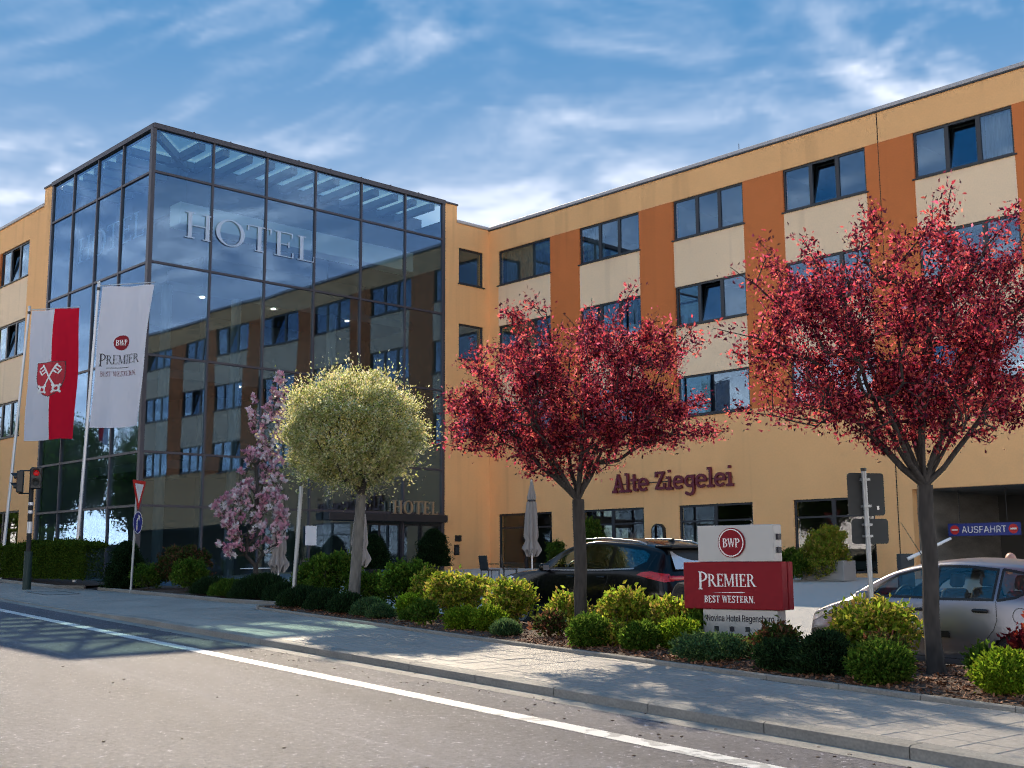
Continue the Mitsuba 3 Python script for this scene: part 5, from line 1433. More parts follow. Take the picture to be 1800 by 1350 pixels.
car1 = thing('parked_car', 'silver small hatchback parked nose left behind the bed at the right', 'car')
M1 = place_car(-10.92, 14.0)
build_car(car1, hb, M1, 'mat_car_silver', 'mat_car_glass', [w1, w2, w3], [(.86, 1.72, .92, 1.0), (3.5, 3.78, .85, 1.02)],
    [[(1.12, .97), (1.16, .6), (1.2, .3)], [(2.09, 1.0), (2.1, .6), (2.06, .3)], [(2.97, 1.02), (2.99, .8), (2.95, .68), (2.82, .52), (2.76, .32)], [(1.2, .3), (2.7, .3)], [(.32, .72), (.6, .86), (.9, .955)]])
part('side_glass_corner', car1, hb.patch(wa, -1, .003), 'mat_black', M=M1)
for sgn in (-1, 1):
    dk = part('door_handle', car1, cat([rbx(1.78, 1.98, sgn * .835 - .03, sgn * .835 + .03, .855, .9, .018)]), 'mat_black', smooth=50, M=M1)
    part('door_handle', car1, rbx(2.68, 2.88, sgn * .832 - .03, sgn * .832 + .03, .875, .92, .018), 'mat_black', smooth=50, M=M1)
    part('rub_strip', car1, hb.patch(P_([(1.25, .55), (2.05, .55), (2.05, .62), (1.28, .62)]), sgn, .012), 'mat_black', M=M1)
    part('rub_strip', car1, hb.patch(P_([(2.12, .55), (2.38, .55), (2.36, .63), (2.12, .63)]), sgn, .012), 'mat_black', M=M1)
    part('headlight', car1, hb.patch(P_([(.08, .62), (.2, .65), (.46, .76), (.6, .85), (.42, .80), (.14, .70)]), sgn, .006), 'mat_lens', smooth=True, M=M1)
    tk = part('tail_light', car1, hb.patch(P_([(3.49, .72), (3.72, .7), (3.8, .95), (3.72, 1.2), (3.6, 1.2), (3.49, 1.0)]), sgn, .008), 'mat_tail', smooth=True, M=M1)
    part('indicator', tk, hb.patch(P_([(3.53, .8), (3.74, .8), (3.75, .86), (3.53, .87)]), sgn, .012), 'mat_letter', M=M1)
    part('bumper_trim', car1, hb.patch(P_([(3.38, .58), (3.78, .6), (3.78, .65), (3.4, .63)]), sgn, .014), 'mat_black', M=M1)
    part('front_bumper_trim', car1, hb.patch(P_([(.02, .44), (.22, .48), (.22, .54), (.04, .5)]), sgn, .01), 'mat_black', M=M1)
part('fuel_flap', car1, hb.patch(Point(3.28, .86).buffer(.095, 20).difference(Point(3.28, .86).buffer(.087, 20)), -1, .003), 'mat_black', M=M1)
part('interior_tub', car1, cat([bx(.9, 3.6, -.68, .68, .3, .34), bx(.95, 3.5, -.72, -.68, .34, .93), bx(.95, 3.5, .68, .72, .34, .93)]), 'mat_seat', M=M1)
seats(car1, M1, [(1.75, False), (2.65, True)], .42, .68, 1.36, .82, .97)
part('rear_view_mirror', car1, rbx(1.55, 1.6, -.13, .13, 1.3, 1.38, .02), 'mat_black', M=M1)
mirrors(car1, M1, 1.12, 1.0, .79, 'mat_car_silver')
part('aerial', car1, cyl([1.72, -.3, 1.45], [1.35, -.3, 1.98], .006, .003, 6), 'mat_black', M=M1)
for xw in hb.wheels:
    for sgn in (-1, 1): wheel(car1, xw, sgn * .735, .29, .18, -sgn, M1, 7, True)
pl = rbx(3.80, 3.85, -.26, .26, .62, .74, .01); part('number_plate', car1, pl, 'mat_letter', M=M1)

# black sport utility car
sv = Car(4.9, dict(
    w=([0, .07, .3, .8, 1.5, 3.3, 4.2, 4.65, 4.83, 4.9], [.58, .74, .88, .955, .965, .965, .95, .90, .84, .74]),
    zb=([0, .15, .6, 4.2, 4.7, 4.9], [.42, .3, .26, .27, .36, .55]), zm=([0, .4, 2.5, 4.9], [.62, .68, .72, .78]),
    zs=([0, .07, .35, 1.2, 2.3, 3.6, 4.4, 4.75, 4.9], [.78, .90, .98, 1.08, 1.11, 1.15, 1.17, 1.12, .92]), ws=([0, .07, .3, .9, 1.7, 3.4, 4.2, 4.7, 4.9], [.52, .68, .8, .87, .92, .92, .89, .82, .66]),
    ze=([0, .07, .35, 1.25, 1.6, 2.1, 2.5, 3.0, 3.8, 4.35, 4.6, 4.78, 4.9], [.79, .92, 1.0, 1.12, 1.3, 1.525, 1.62, 1.665, 1.635, 1.565, 1.50, 1.2, .97]),
    we=([0, .07, .35, 1.2, 1.8, 2.4, 3.2, 4.2, 4.6, 4.9], [.48, .62, .74, .78, .75, .71, .69, .66, .64, .6]),
    zt=([0, .07, .35, 1.2, 1.6, 2.1, 2.5, 3.0, 3.8, 4.4, 4.62, 4.78, 4.9], [.80, .95, 1.06, 1.17, 1.365, 1.595, 1.685, 1.725, 1.70, 1.635, 1.57, 1.25, 1.0])),
    (.95, 3.83), .38, .45)
sv.side_min = 0.6
v1 = P_([(1.75, 1.14), (2.62, 1.15), (2.6, 1.575), (2.42, 1.55), (2.1, 1.42), (1.85, 1.26)]).buffer(-.01)
v2 = P_([(2.72, 1.15), (3.45, 1.18), (3.42, 1.585), (2.7, 1.585)])
v3_ = P_([(3.54, 1.19), (4.1, 1.22), (4.34, 1.32), (4.36, 1.44), (4.2, 1.51), (3.52, 1.57)])
car2 = thing('parked_car', 'black sport utility car parked behind the middle plum tree', 'car')
M2 = place_car(-19.35, 14.95)
build_car(car2, sv, M2, 'mat_car_black', 'mat_car_glass', [v1], [(1.32, 2.35, .92, 1.1)],
    [[(1.5, 1.1), (1.46, .8), (1.5, .45)], [(2.67, 1.14), (2.68, .7), (2.62, .42)], [(3.5, 1.17), (3.46, .95), (3.36, .78), (3.32, .45)], [(1.5, .42), (3.3, .42)], [(4.42, 1.15), (4.45, 1.3), (4.5, 1.45)]])
for sgn in (-1, 1):
    part('side_window', car2, sv.patch(v2, sgn, .003), 'mat_car_glass_dark', smooth=True, M=M2)
    part('side_window', car2, sv.patch(v3_, sgn, .003), 'mat_car_glass_dark', smooth=True, M=M2)
    part('door_handle', car2, rbx(2.35, 2.56, sgn * .945 - .03, sgn * .945 + .03, .99, 1.03, .018), 'mat_car_black', smooth=50, M=M2)
    part('door_handle', car2, rbx(3.2, 3.41, sgn * .945 - .03, sgn * .945 + .03, 1.01, 1.05, .018), 'mat_car_black', smooth=50, M=M2)
    part('window_trim', car2, sv.patch(LineString([(1.6, 1.125), (2.6, 1.135), (3.5, 1.165), (4.1, 1.2)]).buffer(.012), sgn, .006), 'mat_rim', M=M2)
    part('tail_light', car2, sv.patch(P_([(4.2, 1.09), (4.8, .98), (4.87, 1.0), (4.8, 1.12), (4.5, 1.16), (4.3, 1.14)]), sgn, .01), 'mat_tail', smooth=True, M=M2)
    part('headlight', car2, sv.patch(P_([(.06, .82), (.3, .86), (.62, .96), (.5, .98), (.15, .92)]), sgn, .008), 'mat_lens', smooth=True, M=M2)
    part('roof_rail', car2, tube([(2.4, sgn * .70, 1.655), (2.55, sgn * .70, 1.70), (3.2, sgn * .69, 1.72), (4.0, sgn * .67, 1.67), (4.2, sgn * .66, 1.62)], .016), 'mat_rim', smooth=True, M=M2)
    part('sill_trim', car2, sv.patch(P_([(1.45, .3), (3.35, .3), (3.35, .4), (1.45, .4)]), sgn, .012), 'mat_rubber', M=M2)
    part('exhaust', car2, cyl([4.7, sgn * .6, .42], [4.93, sgn * .6, .42], .045), 'mat_rim', M=M2)
# tailgate glass, spoiler, lamps across the tail, plate
def tail_panel(y0, y1, z0, z1, off, b, nm):
    zs = np.linspace(z0, z1, 10); ys = np.linspace(y0, y1, 16)
    col_t = [sv.Y.shape[1] - 1]
    xs_top = sv.x[sv.x > 4.3]; zc = sv.Z[sv.x > 4.3, -1]
    xx = np.interp(zs, zc[::-1], xs_top[::-1]) + off
    g = np.array([[x_ - 0.10 * (y / .85) ** 2, y, z] for x_, z in zip(xx, zs) for y in ys])
    i, j = np.meshgrid(np.arange(9), np.arange(15), indexing='ij'); a = i * 16 + j
    q = np.stack([a, a + 1, a + 17, a + 16], -1).reshape(-1, 4)
    part(nm, car2, trimesh.Trimesh(g, np.vstack([q[:, [0, 1, 2]], q[:, [0, 2, 3]]]), process=False), b, smooth=True, M=M2)
tail_panel(-.58, .58, 1.17, 1.52, .012, 'mat_black', 'rear_window_surround')
part('spoiler', car2, rbx(4.35, 4.78, -.62, .62, 1.555, 1.605, .022), 'mat_car_black', smooth=50, M=M2)
rw = []
part('rear_window', car2, trimesh.Trimesh([(4.65, -.54, 1.50), (4.65, .54, 1.50), (4.845, .6, 1.2), (4.845, -.6, 1.2)], [[0, 1, 2], [0, 2, 3]], process=False), 'mat_lens', M=M2)
for sgn in (-1, 1):
    part('tail_light_inner', car2, rbx(4.80, 4.89, min(sgn * .42, sgn * .74), max(sgn * .42, sgn * .74), 1.0, 1.09, .03), 'mat_tail', smooth=50, M=M2)
part('number_plate', car2, rbx(4.86, 4.92, -.26, .26, .82, .93, .008), 'mat_letter', M=M2)
part('roof_fin', car2, tm(m3.Manifold.hull_points(np.array([(4.0, -.025, 1.66), (4.0, .025, 1.66), (4.22, -.03, 1.64), (4.22, .03, 1.64), (4.2, 0, 1.73)], float))), 'mat_car_black', M=M2)
part('interior_tub', car2, cat([bx(1.3, 4.5, -.8, .8, .4, .44), bx(1.4, 4.3, -.84, -.8, .44, 1.08), bx(1.4, 4.3, .8, .84, .44, 1.08)]), 'mat_seat', M=M2)
seats(car2, M2, [(2.3, False)], .55, .78, 1.9, 1.35, 1.12)
mirrors(car2, M2, 1.72, 1.16, .9, 'mat_car_black')
for xw in sv.wheels:
    for sgn in (-1, 1): wheel(car2, xw, sgn * .83, .38, .24, -sgn, M2, 5)

# ------------------------------------------------------------------ hotel sign in the bed
sg = thing('hotel_sign', 'grey and burgundy hotel monument sign standing in the planting bed', 'sign')
sx_, sy_ = np.array([2.46 / 17, 1.0]) * 16.95, np.array([3.64 / 16, 1.0]) * 16.0
ev = (sy_ - sx_) / np.linalg.norm(sy_ - sx_); W_ = float(np.linalg.norm(sy_ - sx_))
on_ = np.cross([ev[0], ev[1], 0], [0, 0, 1])
ss_, sp_ = float(sx_ @ SA), float(sx_ @ SP)
GZ = float(soil_z(np.array(-11.0), np.array(12.0)))
MS = mat(v3(sx_), v3(ev), [0, 0, 1], on_)
zt_, zr1, zr0 = 2.125, 1.615, 0.965
part('upper_panel', sg, cbx(.22, W_ - .12, zr1 + .002, zt_, -.27, -.02, .008), 'mat_sign_grey', M=MS)
part('middle_panel', sg, cbx(0, W_, zr0, zr1, -.15, .02, .008), 'mat_burgundy', M=MS)
part('middle_panel', sg, cbx(0, W_, zr0, zr1, -.33, -.18, .008), 'mat_burgundy', M=MS)
part('middle_core', sg, bx(.06, W_ - .04, zr0 + .02, zr1 - .02, -.179, -.151), 'mat_ink', M=MS)
part('lower_panel', sg, cbx(.27, W_ - .1, .6, zr0 - .002, -.27, -.02, .008), 'mat_sign_grey', M=MS)
part('base_stripe', sg, bx(.268, W_ - .098, .55, .6, -.272, -.018), 'mat_burgundy', M=MS)
part('plinth', sg, bx(.3, W_ - .13, GZ - .3, .55, -.24, -.05), 'mat_concrete', M=MS)
dc = np.array([.22 + (W_ - .34) * .465, zr1 + .265])
m = extrude(Point(*dc).buffer(.205, 40), .03); m.apply_translation([0, 0, -.019]); dk = part('emblem_disc', sg, m, 'mat_burgundy', M=MS)
m = extrude(Point(*dc).buffer(.192, 40).difference(Point(*dc).buffer(.178, 40)), .004); m.apply_translation([0, 0, .0112]); part('ring', dk, m, 'mat_letter', M=MS)


def flat_text(poly, width, x, y, M, z, d, b, parent, name):
    x0, y0, x1, y1 = poly.bounds
    g = affinity.translate(affinity.scale(affinity.translate(poly, -x0, -y0 if False else 0), width / (x1 - x0), 1, origin=(0, 0)), x, y)
    m = extrude(g, d); m.apply_translation([0, 0, z])
    return part(name, parent, m, b, M=M)


t_, _ = serif('BWP', .125, .15, .06, -.05)
flat_text(t_, .265, dc[0] - .132, dc[1] - .0625, MS, .0112, .005, 'mat_letter', dk, 'lettering')
t_, _ = serif('PREMIER', .175, .14, .06, .0, 1.42)
flat_text(t_, .90, .24, 1.275, MS, .021, .008, 'mat_letter', sg, 'lettering')
m = extrude(P_([(.44, 1.197), (.92, 1.205), (.98, 1.197), (.92, 1.189)]), .006); m.apply_translation([0, 0, .021]); part('rule', sg, m, 'mat_letter', M=MS)
t_, _ = serif('BEST WESTERN.', .095, .17, .075, .03)
flat_text(t_, .78, .33, 1.055, MS, .021, .006, 'mat_letter', sg, 'lettering')
tmx = meshkit.text_mesh('Novina Hotel Regensburg', .085, .004, bold=True)
bw = tmx.bounds[1][0] - tmx.bounds[0][0]
tmx.apply_transform(np.diag([1.03 / bw, 1, 1, 1.0])); tmx.apply_translation([.33, .80, -.0195]); part('lettering', sg, tmx, 'mat_ink', M=MS)
for k_ in range(4): part('pictogram', sg, bx(.45 + .24 * k_, .52 + .24 * k_, .66, .73, -.0195, -.016), 'mat_ink' if k_ % 2 else 'mat_signback', M=MS)
part('hinge', sg, cat([bx(W_ - .118, W_ - .09, zr1 + .12, zr1 + .2, -.2, -.1), bx(W_ - .118, W_ - .09, zr1 + .3, zr1 + .38, -.2, -.1)]), 'mat_ink', M=MS)

# ------------------------------------------------------------------ flags
def banner(key, x, y, ztop, w, h, seed, lean, ex):
    """returns a map from banner plane coordinates (u right, v down) to the world"""
    ex = np.array(ex, float); ex /= np.linalg.norm(ex); nrm = np.array([ex[1], -ex[0]])
    ph = seed * 1.7
    def f(u, v, off=0.0):
        wave = (0.10 * np.sin(v * 0.7 + u * 2.9 + ph) + 0.06 * np.sin(v * 0.4 - u * 5.2 + ph * 2) + 0.015 * np.sin(u * 9 + v * .5 + ph) * (v / h)) * np.clip(u / w * 2.2, 0, 1) * 0.8 + 0.05 * np.sin(u * 2.4 + ph) * (v / h) * (u / w)
        du = lean * v + 0.02 * np.sin(v * 1.9 + ph)
        X = x + ex[0] * (u + du * 1.0 + 0.12) + nrm[0] * (wave + off)
        Y = y + ex[1] * (u + du + 0.12) + nrm[1] * (wave + off)
        return np.stack([X, Y, ztop - v + 0.03 * np.sin(u * 3 + ph) * (v / h)], -1)
    return f


def drape(poly, fn, off, maxedge=0.12):
    """poly in (u, -v) so that it is drawn upright"""
    m = flat(poly, maxedge)
    v = fn(m.vertices[:, 0], -m.vertices[:, 1], off)
    return trimesh.Trimesh(v, m.faces, process=False)


POLEG = 'white flagpoles in front of the hall'
def flagpole(x, y, zt, lean, label, gz, ex):
    k_ = thing('flagpole', label, 'flagpole', None)
    top = np.array([x, y, zt]); bot = np.array([x - lean, y, gz - .2])
    part('pole', k_, cyl(bot, top, .062, .045, 14), 'mat_pole', smooth=40)
    part('finial', k_, trimesh.creation.icosphere(2, .06).apply_translation(top + [0, 0, .04]), 'mat_pole', smooth=True)
    part('collar', k_, cyl(top + [0, 0, -.22], top + [0, 0, -.12], .062, n=14), 'mat_black', smooth=40)
    part('arm', k_, cyl(top + [0, 0, -.06], top + [2.15 * ex[0], 2.15 * ex[1], -.07], .018, n=8), 'mat_pole', smooth=40)
    return k_


pxA, pyA, zA = -14.2, 39.2, 11.15
flagpole(pxA, pyA, zA, .35, 'taller white flagpole carrying the white hotel banner', 1.0, (.97, -.24))
pxB, pyB, zB = -18.15, 43.0, 11.15
flagpole(pxB, pyB, zB, .5, 'white flagpole carrying the red and white town banner at the left', 1.1, (.97, -.24))
wA, hA = 1.9, 4.9
fA = banner('a', pxA, pyA, zA - .1, wA, hA, 1, -.045, (0.97, -0.24))
fl = thing('banner', 'white hotel banner with burgundy oval emblem hanging from its pole', 'flag')
part('cloth', fl, drape(P_([(0, 0), (wA + .12, -.06), (wA - .1, -hA + .03), (0.02, -hA)]), fA, 0, .15), 'mat_flag_white', smooth=True)
oval = ell(wA * .5, -1.98, .3, .26)
ok_ = part('emblem', fl, drape(oval, fA, .012), 'mat_burgundy')
t_, _ = serif('BWP', .2, .16, .07, -.05); x0, y0, x1, y1 = t_.bounds
t_ = affinity.translate(affinity.scale(t_, .45 / (x1 - x0), 1, origin=(0, 0)), wA * .5 - .235, -2.08)
part('lettering', ok_, drape(t_, fA, .02, .1), 'mat_letter')
t_, _ = serif('PREMIER', .31, .13, .05, .0, 1.4); x0, y0, x1, y1 = t_.bounds
part('lettering', fl, drape(affinity.translate(affinity.scale(t_, 1.6 / (x1 - x0), 1, origin=(0, 0)), .12, -2.72), fA, .012, .1), 'mat_ink')
part('rule', fl, drape(sbox(.42, -2.86, 1.3, -2.84), fA, .012), 'mat_ink')
t_, _ = serif('BEST WESTERN.', .17, .14, .06, .03); x0, y0, x1, y1 = t_.bounds
part('lettering', fl, drape(affinity.translate(affinity.scale(t_, 1.42 / (x1 - x0), 1, origin=(0, 0)), .2, -3.14), fA, .012, .1), 'mat_wine')
wB, hB = 2.05, 4.9
fB = banner('b', pxB, pyB, zB - .1, wB, hB, 2, -.008, (0.97, -0.24))
fl = thing('banner', 'half white half red town banner with a shield of crossed keys', 'flag')
part('cloth', fl, drape(P_([(0, 0), (wB * .5, 0), (wB * .5, -hB), (0.0, -hB)]), fB, 0, .15), 'mat_flag_white', smooth=True, label='white half of the banner')
part('cloth', fl, drape(P_([(wB * .5, 0), (wB, -.02), (wB, -hB), (wB * .5, -hB)]), fB, 0, .15), 'mat_flag_red', smooth=True, label='red half of the banner')
cx_, cy_ = wB * .47, -2.55
sh = P_([(cx_ - .6, cy_ + .55), (cx_ + .6, cy_ + .55), (cx_ + .6, cy_ - .05), (cx_ + .5, cy_ - .4), (cx_ + .28, cy_ - .66), (cx_, cy_ - .76), (cx_ - .28, cy_ - .66), (cx_ - .5, cy_ - .4), (cx_ - .6, cy_ - .05)])
shk = part('shield', fl, drape(sh, fB, .012), 'mat_ink')
part('shield_field', shk, drape(sh.buffer(-.022), fB, .018), 'mat_crest_red')


def key_shape(mir):
    g = [LineString([(-.32, .40), (.26, -.42)]).buffer(.035)]
    for q in (0.0, .12, .24):   # bit of the key
        px_, py_ = -.30 + .58 * q * 1.0, .38 - .82 * q
        g.append(LineString([(px_, py_), (px_ - .13, py_ - .09)]).buffer(.028))
    g.append(LineString([(-.46, .20), (-.36, .06)]).buffer(.028))
    c = (.30, -.48)
    g.append(P_([(c[0] - .14, c[1] - .12), (c[0] + .14, c[1] - .12), (c[0] + .14, c[1] + .12), (c[0] - .14, c[1] + .12)]).difference(Point(*c).buffer(.07)))
    for q in ((-.14, -.12), (.14, -.12), (.14, .12), (-.14, .12)): g.append(Point(c[0] + q[0], c[1] + q[1]).buffer(.045))
    k_ = unary_union(g)
    return affinity.scale(k_, -1, 1, origin=(0, 0)) if mir else k_


for mir in (False, True):
    part('crossed_key', shk, drape(affinity.translate(affinity.scale(key_shape(mir), 1.02, 1.02, origin=(0, 0)), cx_, cy_ + .03), fB, .024 if not mir else .028, .1), 'mat_letter')

# ------------------------------------------------------------------ street furniture
tl = thing('traffic_light', 'traffic light with its red lamp lit on the left pavement', 'traffic light')
bx0 = world(-37.7, 9.8, float(pz(-37.7, 9.8)))
topz = 4.55
part('pole', tl, cyl(bx0 + [0, 0, -.1], [bx0[0] - .02, bx0[1], topz], .075, .07, 14), 'mat_rubber', smooth=40)
part('pole_base', tl, cyl(bx0 + [0, 0, -.1], bx0 + [0, 0, 1.15], .125, .12, 14), 'mat_green_base', smooth=40)
for z in (1.7, 1.95, 2.3, 2.55): part('sticker', tl, cyl(bx0 + [-.005, 0, z - .0], bx0 + [-.005, 0, z + (.28 if z == 1.7 else .1)], .079, n=14), 'mat_pole')
# head facing the viewer's right and one facing left
def head(parent, o, d, lit, n_l=2):
    d = np.array(d, float); d /= np.linalg.norm(d)
    M = mat(o, np.cross([0, 0, 1], d), [0, 0, 1], d)
    hk = part('signal_head', parent, cbx(-.16, .16, -.3 * n_l / 2 - .03, .3 * n_l / 2 + .03, -.12, .08, .02), 'mat_black', M=M)
    for q in range(n_l):
        y = .3 * (n_l / 2 - .5 - q)
        lens = lathe([(0, .03), (.06, .024), (.095, 0), (.095, -.01)], 20); lens.apply_translation([0, y, .083]); lens.apply_transform(M)
        kk = key_for('lamp', hk)
        scene[kk] = mikit.ply(lens, 'mat_red' if q == 0 else 'mat_signback', 40)
        if lit and q == 0: scene[kk]['emitter'] = {'type': 'area', 'radiance': {'type': 'rgb', 'value': [1.1, .06, .02]}}
        a = np.linspace(math.radians(-25), math.radians(205), 20); i = np.arange(19)
        v = np.vstack([np.c_[np.cos(a) * .125, y + np.sin(a) * .125, 0 * a + .08], np.c_[np.cos(a) * .125, y + np.sin(a) * .125, .08 + .2 * (.4 + .6 * np.clip(np.sin(a), 0, 1))]])
        vis = trimesh.Trimesh(v, np.vstack([np.stack([i, i + 1, i + 21], 1), np.stack([i, i + 21, i + 20], 1)]), process=False)
        part('visor', hk, vis, 'mat_black', M=M)
    return hk
head(tl, bx0 + [.16, -.12, 3.38], [.35, -1, 0], True, 2)
head(tl, bx0 + [-.42, .05, 3.28], [-1, -.35, 0], False, 2)
part('bracket', tl, cat([cyl(bx0 + [-.42, .03, 3.62], bx0 + [0, 0, 3.62], .02), cyl(bx0 + [-.42, .03, 2.92], bx0 + [0, 0, 2.92], .02)]), 'mat_black')

gs = thing('give_way_sign', 'pole with a give way triangle above a blue arrow disc, seen edge on', 'traffic sign')
o = np.array([-10.85, 33.8, 1.0])
part('pole', gs, cyl(o + [-.06, 0, -.2], o + [0, 0, 3.0], .035, n=10), 'mat_galv', smooth=40)
d = np.array([.995, -.1, 0]); d /= np.linalg.norm(d); M = mat(o + [.0, 0, 0] + d * .05, np.cross([0, 0, 1], d), [0, 0, 1], d)
tri_ = P_([(-.42, 2.98), (.42, 2.98), (0, 2.2)]).buffer(.03)
m = extrude(tri_, .01); tk = part('triangle', gs, m, 'mat_red', M=M)
m = extrude(tri_.buffer(-.1), .003); m.apply_translation([0, 0, .0102]); part('field', tk, m, 'mat_letter', M=M)
m = extrude(Point(0, 1.8).buffer(.32, 24), .01); dk = part('disc', gs, m, 'mat_blue', M=M)
arr = unary_union([LineString([(-.06, 1.6), (-.06, 1.85), (.05, 1.95)]).buffer(.03), P_([(.0, 2.03), (.14, 1.99), (.1, 1.86)])])
m = extrude(arr, .003); m.apply_translation([0, 0, .0102]); part('arrow', dk, m, 'mat_letter', M=M)
m = extrude(Point(0, 1.8).buffer(.315, 24).difference(Point(0, 1.8).buffer(.295, 24)), .003); m.apply_translation([0, 0, .0102]); part('rim', dk, m, 'mat_letter', M=M)

lp = thing('metal_post', 'plain leaning grey metal post between the magnolia and the globe tree', 'post')
part('shaft', lp, cyl([-4.84, 26.0, .5], [-4.70, 26.0, 3.32], .05, .047, 12), 'mat_galv', smooth=40)
part('cap', lp, cyl([-4.70, 26.0, 3.32], [-4.698, 26.0, 3.36], .055, n=12), 'mat_black')

bs = thing('road_sign', 'grey backed double road sign on a post in front of the silver car', 'traffic sign')
o = np.array([4.39, 14.6, .25])
part('post', bs, cyl(o + [.03, 0, -.1], o + [.0, 0, 2.48], .032, n=12), 'mat_galv', smooth=40)
part('post_cap', bs, cyl(o + [.0, 0, 2.48], o + [.0, 0, 2.52], .036, n=12), 'mat_black')
d = np.array([.22, -1, 0]); d /= np.linalg.norm(d); M = mat(o + [0, .045, 0], np.cross([0, 0, 1], d), [0, 0, 1], d)
rp_ = lambda x0, x1, y0, y1: sbox(x0 + .04, y0 + .04, x1 - .04, y1 - .04).buffer(.04, 6)
part('large_panel', bs, extrude(rp_(-.22, .28, 1.93, 2.46), .006), 'mat_signback', M=M)
part('small_panel', bs, extrude(rp_(-.19, .31, 1.58, 1.89), .006), 'mat_signback', M=M)
for y in (2.36, 2.03, 1.8, 1.66): part('clamp', bs, bx(-.05, .05, y, y + .03, .006, .09), 'mat_galv', M=M)
part('sticker', bs, bx(.17, .20, 2.0, 2.05, .0062, .008), 'mat_letter', M=M)

# closed parasols
def parasol(x, y, h, label, low=1.0):
    rng = np.random.default_rng(int(abs(x) * 100))
    s, p, z = on_court(x, y)
    k_ = thing('parasol', label, 'parasol', 'closed grey parasols on the terrace')
    part('pole', k_, cyl([x, y, z], [x, y, z + h], .028, n=10), 'mat_pole', smooth=40)
    part('base', k_, lathe([(0, 0), (.38, 0), (.38, .06), (.06, .1), (.05, .25), (0, .25)], 24).apply_translation([x, y, z]), 'mat_planter', smooth=40)
    a = np.linspace(0, 2 * np.pi, 97)[:-1]
    prof = [(h + .02, .02), (h - .25, .06), (h - .6, .12), (h - .68, .09), (h - .76, .125), (h - 1.2, .16), (low + .55, .19), (low + .42, .15), (low + .3, .19), (low + .05, .25), (low, .22)]
    V = []
    for zz, r in prof:
        rr = r * (1 + .28 * np.cos(a * 8 + zz * .5) + .12 * np.cos(a * 5 + 2 * zz) + .05 * np.cos(a * 19 + zz * 3))
        zo = zz + (.12 * np.cos(a * 8) if zz < low + .1 else 0)
        V.append(np.c_[x + rr * np.cos(a), y + rr * np.sin(a), z + zo + 0 * a])
    V = np.vstack(V); n = 96
    i, j = np.meshgrid(np.arange(len(prof) - 1), np.arange(n), indexing='ij')
    q = np.stack([i * n + j, i * n + (j + 1) % n, (i + 1) * n + (j + 1) % n, (i + 1) * n + j], -1).reshape(-1, 4)
    part('canopy', k_, trimesh.Trimesh(V, np.vstack([q[:, [0, 1, 2]], q[:, [0, 2, 3]]]), process=False), 'mat_canvas', smooth=True)
    part('strap', k_, cyl([x, y, z + h - .72], [x, y, z + h - .66], .135, n=20), 'mat_ink', smooth=40)


parasol(-6.95, 35.0, 2.95, 'closed grey parasol behind the magnolia', .75)
parasol(-4.28, 33.0, 3.05, 'closed grey parasol right behind the globe tree trunk', .95)
parasol(0.62, 38.5, 3.35, 'closed grey parasol in front of the first restaurant window', .95)

# terrace chairs and table
def chair(x, y, rot, label):
    s, p, z = on_court(x, y)
    k_ = thing('terrace_chair', label, 'chair', 'dark chairs on the restaurant terrace')
    M = mat([x, y, z], [math.cos(rot), math.sin(rot), 0], [-math.sin(rot), math.cos(rot), 0], [0, 0, 1])
    part('seat', k_, rbx(-.23, .23, -.23, .23, .42, .46, .015), 'mat_black', M=M)
    b = rbx(-.23, .23, -.02, .02, 0, .45, .015); b.apply_transform(trimesh.transformations.rotation_matrix(-.15, [1, 0, 0])); b.apply_translation([0, .23, .46])
    part('backrest', k_, b, 'mat_black', M=M)
    for a in (-.21, .21):
        for b_ in (-.21, .21): part('leg', k_, cyl([a, b_, 0], [a, b_, .42], .014, n=8), 'mat_black', M=M)
        part('armrest', k_, rbx(a - .02, a + .02, -.22, .24, .62, .65, .012), 'mat_black', M=M)


chair(-.75, 38.5, 2.2, 'left dark terrace chair by the restaurant wall')
chair(-.1, 38.9, 1.5, 'right dark terrace chair nearer the parasol')
for x, y, lb in ((-7.9, 36.3, 'white topped terrace table left of the parasol behind the magnolia'),):
    s, p, z = on_court(x, y)
    tb = thing('terrace_table', lb, 'table')
    part('top', tb, rbx(x - .4, x + .4, y - .4, y + .4, z + .72, z + .75, .012), 'mat_white')
    part('leg', tb, cyl([x, y, z], [x, y, z + .72], .04), 'mat_black'); part('foot', tb, cyl([x, y, z], [x, y, z + .03], .25, n=20), 'mat_black')

# barrier at the garage
bt = thing('barrier', 'raised white barrier arm at the garage mouth', 'barrier')
a0 = np.array([9.7, 29.2, 0]); s, p, z = on_court(a0[0], a0[1])
part('housing', bt, cbx(a0[0] - .17, a0[0] + .17, a0[1] - .15, a0[1] + .15, z, z + 1.05, .02), 'mat_signback')
part('arm', bt, cyl([a0[0], a0[1] - .17, z + .92], [a0[0] + 1.12, a0[1] - .1, z + 1.42], .045, .035, 10), 'mat_boom', smooth=40)

